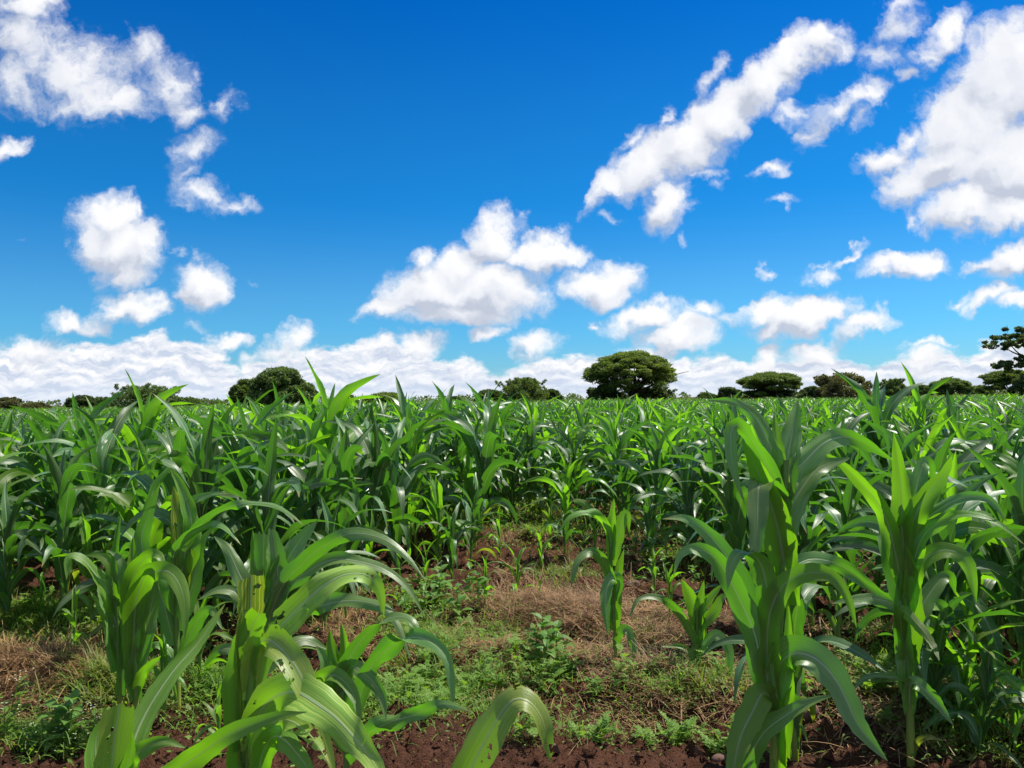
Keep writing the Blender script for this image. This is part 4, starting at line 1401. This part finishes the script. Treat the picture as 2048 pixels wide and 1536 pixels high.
for (cx, cy, rx, ry, n, lab) in [(880, 1215, 90, 40, 12, "oval-leaved weed at the left rim of the clearing"),
                                 (1110, 1340, 60, 20, 4, "oval-leaved weed beside the cut-leaved patch"),
                                 (1370, 1140, 130, 40, 14, "oval-leaved weed among the maize feet behind the right of the clearing"),
                                 (1700, 1180, 160, 60, 12, "oval-leaved weed in the gap right of the largest maize plant"),
                                 (100, 1500, 60, 20, 3, "broad-leaved dark weed in the bottom left corner"),
                                 (380, 1290, 120, 60, 9, "oval-leaved weed under the left maize plants")]:
    for x, y in scatter_px(cx, cy, rx, ry, n, wr):
        weed('oval', wr.randrange(5), x, y, wr.uniform(.8, 1.4), wr.uniform(0, 6.28), "oval_leaf_weed", lab, "weed", G_O)
for (cx, cy, rx, ry, n, lab) in [(1155, 1175, 50, 20, 6, "light green grass tuft at the rear rim of the straw"),
                                 (1400, 1410, 60, 30, 3, "small pale grass tuft on the dark soil left of the largest plant"),
                                 (180, 1380, 90, 50, 12, "yellow-green grass tuft on the left dry grass patch"),
                                 (60, 1230, 90, 30, 10, "grass tuft at the left edge before the maize"),
                                 (1960, 1470, 120, 50, 10, "yellowish grass tuft in the bottom right corner"),
                                 (820, 1330, 90, 40, 7, "grass tuft left of the cut-leaved weed patch")]:
    for x, y in scatter_px(cx, cy, rx, ry, n, wr):
        weed('grass', wr.randrange(5), x, y, wr.uniform(.7, 1.2), wr.uniform(0, 6.28), "grass_tuft", lab, "grass tuft", G_G)
for x, y in scatter_px(60, 1510, 70, 30, 4, wr) + scatter_px(165, 1490, 50, 20, 3, wr):
    weed('flower', wr.randrange(3), x, y, wr.uniform(.7, 1.0), wr.uniform(0, 6.28), "flowering_weed", "weed with tiny white flower heads in the bottom left corner", "flowering weed", G_F)


def straw_patch(name, spots, label, mat, kind):
    r = np.random.default_rng(len(name))
    mb = MB()
    for (cx, cy, rx, ry, n, Lm, lift) in spots:
        nk = max(6, n // 130)
        for _ in range(nk):          # each clump lies its own way
            q = abs(r.normal(0, .6)); a = r.uniform(0, 6.28)
            kx, ky = cx + rx * q * math.cos(a), max(cy + ry * q * math.sin(a), 960)
            g = ground(kx, min(ky, 1560))
            az0, sp, sz = r.uniform(0, 6.28), r.choice([.35, .7, 2.0]), r.uniform(.04, .16)
            hi = lift * r.uniform(.2, 1.4)
            for _ in range(int(n / nk * r.uniform(.3, 1.7))):
                x, y = g[0] + r.normal(0, sz * 1.2), g[1] + r.normal(0, sz)
                z = float(ground_z(x, y)) + r.uniform(0, hi)
                big = r.random() < .04
                blade(mb, (x, y, z), az0 + r.normal(0, sp), r.normal(.08, .22), Lm * r.uniform(.4, 1.6) * (1.5 if big else 1), r.uniform(.0008, .0019) * (2.2 if big else 1), r.normal(.15, .4), 3)
    return tag(obj(name, mb.mesh(name, mat, False)), label, cat="ground cover", kind=kind)


straw_patch("dry_straw", [(1270, 1290, 290, 95, 10500, .10, .06), (1130, 1225, 200, 50, 6000, .15, .06), (1000, 1320, 200, 90, 2500, .10, .02), (1350, 1400, 200, 40, 2500, .08, .03), (60, 1345, 230, 60, 12000, .12, .05), (1080, 1070, 160, 30, 1500, .1, .04), (1640, 1330, 160, 90, 3500, .09, .03),
                          (330, 1300, 160, 80, 900, .1, .02), (900, 1300, 200, 60, 1000, .1, .02), (1850, 1440, 200, 70, 3000, .1, .02), (1400, 1080, 300, 40, 2500, .1, .03), (700, 1250, 250, 80, 2000, .1, .02), (40, 1450, 160, 30, 1200, .1, .03)],
            "mat of dry brown straw and dead grass lying on the soil", STRAW, 'stuff')


def leaf_litter(name, spots, label, mat, up):
    r = np.random.default_rng(len(name) + 3)
    mb = MB()
    for (cx, cy, rx, ry, n, sz) in spots:
        for _ in range(n):
            q = abs(r.normal(0, .55)); a = r.uniform(0, 6.28)
            g = ground(cx + rx * q * math.cos(a), max(cy + ry * q * math.sin(a), 860))
            x, y = g[0], g[1]
            z = float(ground_z(x, y)) + r.uniform(0, up)
            if r.random() < .5:
                blade(mb, (x, y, z), r.uniform(0, 6.28), r.uniform(.2, 1.4), sz * r.uniform(1.5, 4), sz * .09, r.uniform(.3, 1.4), 3)
            else:
                b = np.array([x, y, z]); az, el = r.uniform(0, 6.28), r.uniform(-.2, .9)
                d = np.array([math.cos(az) * math.cos(el), math.sin(az) * math.cos(el), math.sin(el)])
                s = np.array([-math.sin(az), math.cos(az), r.normal(0, .3)])
                L = sz * r.uniform(.6, 1.5)
                mb.add(np.array([b, b + d * L * .5 + s * L * .28, b + d * L, b + d * L * .5 - s * L * .28]), [[0, 1, 2, 3]])
    return tag(obj(name, mb.mesh(name, mat, False)), label, cat="ground cover", kind='stuff')


leaf_litter("low_weeds", [(960, 1380, 240, 80, 3500, .018), (1100, 1060, 200, 45, 4500, .022), (860, 1260, 160, 90, 2200, .02), (1400, 1120, 240, 60, 4000, .02), (1780, 1330, 240, 120, 4500, .02), (120, 1250, 260, 45, 4000, .02),
                          (1350, 1400, 200, 45, 1500, .016), (1150, 1490, 400, 50, 700, .014), (300, 1330, 260, 120, 2500, .018), (60, 1480, 160, 60, 2500, .018), (1950, 1440, 160, 90, 3000, .018), (600, 1200, 300, 80, 2500, .02), (450, 1400, 260, 90, 3500, .02), (1270, 1290, 280, 80, 1600, .016), (1000, 1260, 200, 70, 1200, .018), (700, 1450, 200, 60, 1200, .018), (1650, 1080, 420, 60, 7000, .034), (300, 1080, 420, 60, 8000, .034), (900, 1030, 420, 30, 5000, .038), (1500, 1000, 500, 25, 5000, .038)],
            "low creeping weeds spread over the soil", WEED, .06)
def soil_crumbs():
    r = np.random.default_rng(21)
    mb = MB()
    o8 = np.array([[1, 0, 0], [0, 1, 0], [-1, 0, 0], [0, -1, 0], [0, 0, 1], [0, 0, -1]], float)
    tri = np.array([[0, 1, 4, 4], [1, 2, 4, 4], [2, 3, 4, 4], [3, 0, 4, 4], [1, 0, 5, 5], [2, 1, 5, 5], [3, 2, 5, 5], [0, 3, 5, 5]])
    for _ in range(9000):
        g = ground(r.uniform(-60, 2110), 1000 + 560 * r.uniform(0, 1) ** .8)
        sz = min(.004 * (1 + r.pareto(2.2)), .032)
        v = o8 * (sz * r.uniform(.6, 1.2, (6, 1))) * np.array([1, 1, .75]) + r.normal(0, sz * .2, (6, 3))
        a = r.uniform(0, 6.28)
        v = v @ np.array([[math.cos(a), math.sin(a), 0], [-math.sin(a), math.cos(a), 0], [0, 0, 1]])
        mb.add(v + [g[0], g[1], float(ground_z(g[0], g[1])) + sz * .25], tri[:, :3])
    tag(obj("soil_crumbs", mb.mesh("soil_crumbs", SOIL, False)), "loose crumbs and small clods of red brown soil", "soil", kind='stuff')


soil_crumbs()
leaf_litter("yellow_grass", [(220, 1385, 130, 55, 2600, .03), (60, 1260, 160, 40, 1500, .03), (1120, 1150, 120, 30, 1000, .03), (1930, 1440, 160, 80, 1600, .025), (1480, 1380, 100, 40, 900, .025), (1680, 1350, 120, 60, 1000, .025)],
            "sparse yellow-green grass growing through the straw", GRASS, .02)

# dry stalks and stones lying about
def dry_stalk(p0, p1, rad, label):
    a, b = ground(*p0), ground(*p1)
    z0 = float(ground_z(a[0], a[1])) + .035; z1 = float(ground_z(b[0], b[1])) + .03
    A = np.array([a[0], a[1], z0]); B = np.array([b[0], b[1], z1])
    mid = (A + B) / 2 + np.array([.0, .02, .02])
    P, _ = catmull([A, mid, B], 14)
    v = tube(P, rad * (1 + .2 * np.sin(np.arange(14) * 2.1)), 7)
    o = obj("dry_stalk", mesh_from("dry_stalk", v[0] - A, v[1], STRAW, v[2]), None, A)
    tag(o, label, "dry stalk", "dead stalks on the ground")


dry_stalk((1150, 1212), (1290, 1208), .006, "pale dead stalk lying level behind the thin lone maize plant")
dry_stalk((1090, 1232), (1215, 1216), .0045, "yellowish dead stalk slanting across the straw left of the thin lone maize plant")
dry_stalk((1010, 1285), (1090, 1280), .004, "tan dead stalk at the upper rim of the cut-leaved weed patch")
dry_stalk((1275, 1400), (1310, 1320), .004, "forked dead stalk standing out of the straw right of the lone maize plant")
dry_stalk((1130, 1330), (1165, 1385), .004, "reddish dead stalk at the lower left rim of the straw")
dry_stalk((900, 1300), (945, 1250), .003, "thin pale dead stalk leaning at the left rim of the clearing")


def stone(px, py, size, label, seed):
    g = ground(px, py)
    r = np.random.default_rng(seed)
    th, ph = np.meshgrid(np.linspace(0, math.pi, 12), np.linspace(0, 2 * math.pi, 18, endpoint=False), indexing='ij')
    d = np.stack([np.sin(th) * np.cos(ph), np.sin(th) * np.sin(ph), np.cos(th)], -1)
    k = r.normal(0, 1, (7, 3)); k = nrm(k)
    rad = 1 + sum(.10 * np.sin(3 * (d @ kk) + i) for i, kk in enumerate(k))
    v = (d * rad[..., None] * size * np.array([1, .8, .62])).reshape(-1, 3)
    o = obj("stone", mesh_from("stone", v, grid_faces(12, 18, True), STONE), None, (g[0], g[1], float(ground_z(g[0], g[1])) + size * .2))
    tag(o, label, "stone", "stones and hard clods on the soil")


stone(1265, 1180, .045, "rounded dark clod behind the thin lone maize plant", 1)
stone(1437, 1520, .03, "reddish clod at the bottom edge left of the largest maize plant", 2)
stone(1110, 1518, .022, "small pale stone on the bottom edge near the bowed leaf", 3)
stone(1690, 1330, .03, "pale clod on the soil between the right-hand plants", 4)
stone(1610, 1440, .05, "flat red clod in the shade right of the largest maize plant", 5)
stone(830, 1440, .018, "small pale stone on the bare soil of the clearing", 6)

# ------------------------------------------------------------------ trees on the horizon
def leaf_cloud(mb, centre, rad, n, size, r, shell=.55, flat=1.0, spiky=0.0):
    """n small leaf faces in an ellipsoid, denser to its outside"""
    d = nrm(r.normal(0, 1, (n, 3)))
    q = r.uniform(0, 1, n) ** (1 / 3) * (1 - shell) + shell * (1 - np.abs(r.normal(0, .18, n)))
    c = np.asarray(centre) + d * q[:, None] * np.asarray(rad)
    a = nrm(r.normal(0, 1, (n, 3)) * np.array([1, 1, flat]) + d * .35)
    b = nrm(np.cross(a, r.normal(0, 1, (n, 3))))
    s = size * r.uniform(.6, 1.5, (n, 1))
    asp = np.where(r.uniform(0, 1, (n, 1)) < spiky, .25, .6)
    a = a * s * np.where(asp < .3, 1.7, 1); b = b * s * asp
    V = np.stack([c - a, c + b, c + a, c - b], 1).reshape(-1, 3)
    mb.add(V, np.arange(4 * n).reshape(n, 4))


def limb(mb, a, b, r0, r1, r, sag=.1, k=6):
    a, b = np.asarray(a, float), np.asarray(b, float)
    L = np.linalg.norm(b - a)
    m1 = a + (b - a) * .35 + r.normal(0, sag * .5, 3) * L * .5 + [0, 0, sag * L * .4]
    m2 = a + (b - a) * .7 + r.normal(0, sag * .4, 3) * L * .5 + [0, 0, sag * L * .3]
    P, _ = catmull([a, m1, m2, b], 10)
    mb.add(*tube(P, np.linspace(r0, r1, 10), k))
    return P


def tree(name, label, cat, x0, x1, ytop, d, mat, style, seed, group="trees beyond the field", low=None, dens=1.0, trunkx=None):
    """x0..x1 and ytop: extent of the crown as seen in the photo; d metres away"""
    r = np.random.default_rng(seed)
    cxp = (x0 + x1) / 2
    c = at(cxp, 790, d)
    W = (x1 - x0) / F * d / 2
    top = at(cxp, ytop, d)[2]
    W *= {'round': 1.14, 'sparse': 1.2, 'umbrella': 1.06, 'flat': 1.04}[style]
    bx = at(trunkx, 790, d)[0] if trunkx is not None else c[0]
    t = thing(name, label, cat, (bx, d, 0), 0, group)
    ox = c[0] - bx
    tr, cr = MB(), MB()
    ls = .0013 * d          # leaf face about one and a half pixels of the finished picture
    if style == 'umbrella':
        fork = np.array([0, 0, top * .26])
        limb(tr, (0, 0, -.3), fork, W * .075, W * .06, r, .03, 9)
        nb = 15
        hc = top - (low if low is not None else .45) * top
        for i in range(nb):
            a = i * 2.399; q = math.sqrt((i + .5) / nb)
            e = np.array([ox + math.cos(a) * W * .78 * q, math.sin(a) * W * .70 * q, top - hc * .40 - (q ** 2) * hc * .45])
            P = limb(tr, fork + r.normal(0, W * .02, 3), e, W * .034, W * .008, r, .14)
            for s in range(3):
                e2 = e + np.array([r.normal(0, W * .16), r.normal(0, W * .16), abs(r.normal(0, hc * .2))])
                limb(tr, P[6], e2, W * .012, W * .004, r, .12, 4)
        nc = int(120 * dens)
        for i in range(nc):
            a = i * 2.399 + r.normal(0, .2); q = math.sqrt((i + .5) / nc) * .93
            z = top - hc * .14 - (q ** 2.6) * hc * .58 - abs(r.normal(0, hc * .07))
            rw = W * r.uniform(.10, .19)
            cc = (ox + math.cos(a) * W * q * .88, math.sin(a) * W * q * .85, z)
            leaf_cloud(cr, cc, (rw, rw, rw * r.uniform(.26, .44)), int(330 * dens), ls * 1.3, r, .1, .5, .75)
        for i in range(int(16 * dens)):      # inner growth on the lower limbs
            a = r.uniform(0, 6.28); q = r.uniform(0, .75) ** .7
            rw = W * r.uniform(.09, .16)
            leaf_cloud(cr, (ox + math.cos(a) * W * q * .9, math.sin(a) * W * q * .9, top * r.uniform(.30, .62)), (rw, rw, rw * .55), int(120 * dens), ls * 1.2, r, .1, .7, .6)
        for i in range(int(40 * dens)):      # ragged skirt under the crown
            a = r.uniform(0, 6.28); q = r.uniform(.45, .97)
            z = top - hc * r.uniform(.55, .92)
            rw = W * r.uniform(.06, .14)
            leaf_cloud(cr, (ox + math.cos(a) * W * q * .9, math.sin(a) * W * q * .9, z), (rw, rw, rw * .5), int(150 * dens), ls, r, .2, .6, .7)
    elif style == 'flat':
        fork = np.array([0, 0, top * .30])
        for j in range(3):
            limb(tr, (r.normal(0, .1), r.normal(0, .1), -.3), fork + [r.normal(0, W * .12), 0, 0], W * .05, W * .035, r, .05)
        hc = top * (low if low is not None else .38)
        for i in range(11):
            a = i * 2.399; q = math.sqrt((i + .5) / 11)
            e = np.array([ox + math.cos(a) * W * .8 * q, math.sin(a) * W * .7 * q, top - hc * .55])
            P = limb(tr, fork, e, W * .028, W * .008, r, .12)
            limb(tr, P[5], e + [r.normal(0, W * .2), r.normal(0, W * .2), hc * .1], W * .012, W * .005, r, .1, 4)
        nc = int(85 * dens)
        for i in range(nc):
            a = i * 2.399; q = math.sqrt((i + .5) / nc) * .93
            rw = W * r.uniform(.13, .22)
            leaf_cloud(cr, (ox + math.cos(a) * W * q * .9, math.sin(a) * W * q * .85, top - hc * .16 - q * q * hc * .30 - abs(r.normal(0, hc * .22))), (rw, rw, rw * r.uniform(.30, .5)), int(300 * dens), ls * 1.2, r, .1, .6, .9)
    else:
        # round, dense or sparse shrubby crowns down to the ground
        n = int(64 * dens)
        for i in range(7):
            a = i * 2.4
            e = np.array([ox + math.cos(a) * W * .6, math.sin(a) * W * .6, top * r.uniform(.5, .85)])
            limb(tr, (r.normal(0, .08), r.normal(0, .08), -.2), e, W * .045, W * .008, r, .08)
        for i in range(n):
            a = i * 2.399; q = math.sqrt((i + .5) / n)
            zz = r.uniform(.08, .82) ** (.8 if style == 'round' else .7)
            lim = math.sqrt(max(0.05, 1 - (max(zz - .35, 0) / .62) ** 2))
            rw = W * r.uniform(.11, .25)
            leaf_cloud(cr, (ox + math.cos(a) * (W - rw * .7) * q * lim, math.sin(a) * W * .8 * q * lim, top * zz), (rw, rw, min(rw * .8, top * .2)), int((240 if style == 'round' else 100) * dens), ls * 1.25, r, .12, .9, .2 if style == 'round' else .6)
        rw = W * .3
        for k in range(3):
            leaf_cloud(cr, (ox + r.normal(0, W * .2), 0, top - min(rw * .7, top * .2)), (rw, rw, min(rw * .7, top * .2)), int(350 * dens), ls, r, .3)
        if style == 'sparse':
            for i in range(40):
                a = r.uniform(0, 6.28); e = r.uniform(.5, 1.3)
                b0 = np.array([ox + r.normal(0, W * .35), r.normal(0, W * .3), top * r.uniform(.55, .85)])
                b1 = b0 + np.array([math.cos(a) * W * .25, math.sin(a) * W * .2, top * .18])
                limb(tr, b0, b1, W * .008, W * .003, r, .05, 4)
                for q in (.4, .7, 1.0):
                    leaf_cloud(cr, b0 + (b1 - b0) * q, (W * .06, W * .06, W * .04), 30, ls, r, .2, .8, .8)
    obj("trunk", tr.mesh("trunk", BARK), t)
    obj("crown", cr.mesh("crown", mat, False), t)
    return t


TREES = [
    ("acacia_tree", "largest umbrella-crowned acacia standing alone right of the centre", "tree", 1166, 1357, 694, 80, ACACIA, 'umbrella', 1, dict(low=.30, trunkx=1268)),
    ("acacia_tree", "flat-topped bright green acacia right of the largest acacia", "tree", 1478, 1603, 740, 85, ACACIA_L, 'flat', 2, dict(low=.62, dens=1.3)),
    ("bush", "big rounded olive-brown bush between the two flat-topped trees at the right", "bush", 1622, 1738, 744, 72, BROWNLEAF, 'round', 3, {}),
    ("bush", "low dark bush left of the olive-brown bush", "bush", 1596, 1650, 772, 74, DARKLEAF, 'round', 4, {}),
    ("bush", "small grey-green bush right of the olive-brown bush", "bush", 1758, 1812, 760, 90, MIDLEAF, 'sparse', 5, {}),
    ("acacia_tree", "low acacia with a flat dense crown near the right edge", "tree", 1858, 1942, 752, 88, MIDLEAF, 'flat', 6, dict(low=.75, dens=1.2)),
    ("bush", "pale low bush right of the low flat acacia", "bush", 1935, 1985, 772, 95, ACACIA_L, 'sparse', 7, {}),
    ("acacia_tree", "light green feathery acacia below the dark tree at the right edge", "tree", 1968, 2080, 735, 66, ACACIA_L, 'flat', 8, dict(low=.55)),
    ("leafy_tree", "rounded dense green tree behind the leaf spike left of centre", "tree", 500, 626, 732, 62, MIDLEAF, 'round', 9, dict(dens=1.6)),
    ("bush", "yellow-green bush against the left side of the rounded dense tree", "bush", 458, 520, 758, 66, ACACIA_L, 'round', 10, {}),
    ("bush", "dark round tree crown low above the maize at the left", "bush", 132, 190, 790, 80, DARKLEAF, 'round', 11, {}),
    ("acacia_tree", "thin-crowned thorny acacia above the maize at the left", "tree", 228, 348, 771, 70, MIDLEAF, 'sparse', 12, {}),
    ("acacia_tree", "small flat-domed acacia left of centre, the larger of a pair", "tree", 732, 812, 782, 85, ACACIA, 'flat', 13, dict(low=.8, dens=1.2)),
    ("bush", "small domed tree next to the rounded dense tree", "bush", 664, 714, 788, 85, MIDLEAF, 'round', 14, {}),
    ("acacia_tree", "dark low-domed acacia at the left of the centre tree group", "tree", 948, 1012, 774, 90, DARKLEAF, 'flat', 15, dict(low=.8, dens=1.2)),
    ("acacia_tree", "spiky light green acacia in the middle of the centre tree group", "tree", 1000, 1092, 758, 80, ACACIA_L, 'sparse', 16, {}),
    ("bush", "dark green bush at the right of the centre tree group", "bush", 1080, 1124, 778, 88, DARKLEAF, 'round', 17, {}),
    ("bush", "tiny dark shrub on the horizon left of the centre tree group", "bush", 893, 922, 793, 90, DARKLEAF, 'round', 18, {}),
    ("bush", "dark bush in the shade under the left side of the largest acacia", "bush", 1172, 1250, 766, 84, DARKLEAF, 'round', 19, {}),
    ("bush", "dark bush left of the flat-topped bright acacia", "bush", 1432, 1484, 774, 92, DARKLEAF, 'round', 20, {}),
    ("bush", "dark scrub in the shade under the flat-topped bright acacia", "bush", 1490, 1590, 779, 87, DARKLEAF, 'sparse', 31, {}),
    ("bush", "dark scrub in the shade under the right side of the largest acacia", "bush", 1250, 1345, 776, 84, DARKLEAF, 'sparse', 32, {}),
    ("bush", "small dark shrub on the horizon right of the largest acacia", "bush", 1388, 1432, 786, 95, DARKLEAF, 'round', 21, {}),
    ("bush", "brownish bush at the left picture edge", "bush", -20, 48, 794, 80, BROWNLEAF, 'round', 22, {}),
    ("bush", "low olive shrub between the left edge bush and the dark round crown", "bush", 45, 100, 806, 85, BROWNLEAF, 'round', 23, {}),
    ("bush", "low dark shrub right of the dark round crown", "bush", 185, 236, 796, 85, MIDLEAF, 'sparse', 24, {}),
    ("bush", "low hazy shrub left of the yellow-green bush", "bush", 345, 400, 796, 95, MIDLEAF, 'sparse', 25, {}),
    ("bush", "low dark shrub under the low flat acacia at the right", "bush", 1815, 1862, 770, 98, DARKLEAF, 'round', 26, {}),
]
for (nm, lab, cat, x0, x1, yt, d, mat, st, sd, kw) in TREES:
    tree(nm, lab, cat, x0, x1, yt, d, mat, st, sd, **kw)


def right_tree():
    """the dark layered tree cut by the right edge"""
    r = np.random.default_rng(77)
    d = 60
    b = at(2085, 790, d)
    t = thing("layered_tree", "tall dark tree with separate layers of foliage, cut by the right edge", "tree", (b[0], d, 0), 0, "trees beyond the field")
    tr, cr = MB(), MB()
    def q(px, py, dy=0): 
        p = at(px, py, d); return np.array([p[0] - b[0], dy, p[2]])
    f = q(2075, 735)
    limb(tr, (0, 0, -.3), f, .26, .2, r, .03, 8)
    for (px, py, dy) in [(2030, 690, .5), (2060, 672, -.5), (2090, 665, 0), (2010, 695, 0), (2020, 730, .4), (2110, 700, .6), (2130, 690, -.4), (2040, 735, -.4)]:
        limb(tr, f + r.normal(0, .08, 3), q(px, py, dy), .10, .03, r, .12)
    for (px, py, rx, rz, n) in [(2010, 684, 26, 10, 5), (2030, 676, 30, 14, 7), (2060, 668, 34, 14, 8), (2095, 664, 36, 16, 8), (2045, 692, 24, 8, 4), (2020, 728, 24, 9, 6), (2045, 722, 22, 10, 5), (2120, 690, 40, 20, 8), (2060, 755, 30, 24, 8), (2050, 780, 34, 18, 8), (2110, 740, 40, 20, 7)]:
        for k in range(2 * n):
            c = q(px + r.normal(0, rx * .62), py + r.normal(0, rz * .55), r.normal(0, 1.0))
            w = rx / F * d * r.uniform(.1, .42)
            leaf_cloud(cr, c, (w, w, w * .5), 130, .0018 * d, r, .08, .8, .4)
    obj("trunk", tr.mesh("trunk", BARK), t)
    obj("crown", cr.mesh("crown", DARKLEAF, False), t)


right_tree()


def far_wood():
    """the low line of scrub on the horizon, beyond the single trees"""
    r = np.random.default_rng(5)
    mb = MB()
    for i in range(300):
        px = r.uniform(-200, 2250)
        d = r.uniform(150, 260)
        p = at(px, 795, d)
        h = d * r.uniform(4, 13) / F + 1.1
        w = d * r.uniform(8, 22) / F
        leaf_cloud(mb, (p[0], d, h * .5), (w, w, h * .55), 90, .0016 * d, r, .3)
    tag(obj("far_scrub", mb.mesh("far_scrub", MIDLEAF, False)), "low dark line of scrub along the horizon", "scrub", kind='stuff')


far_wood()
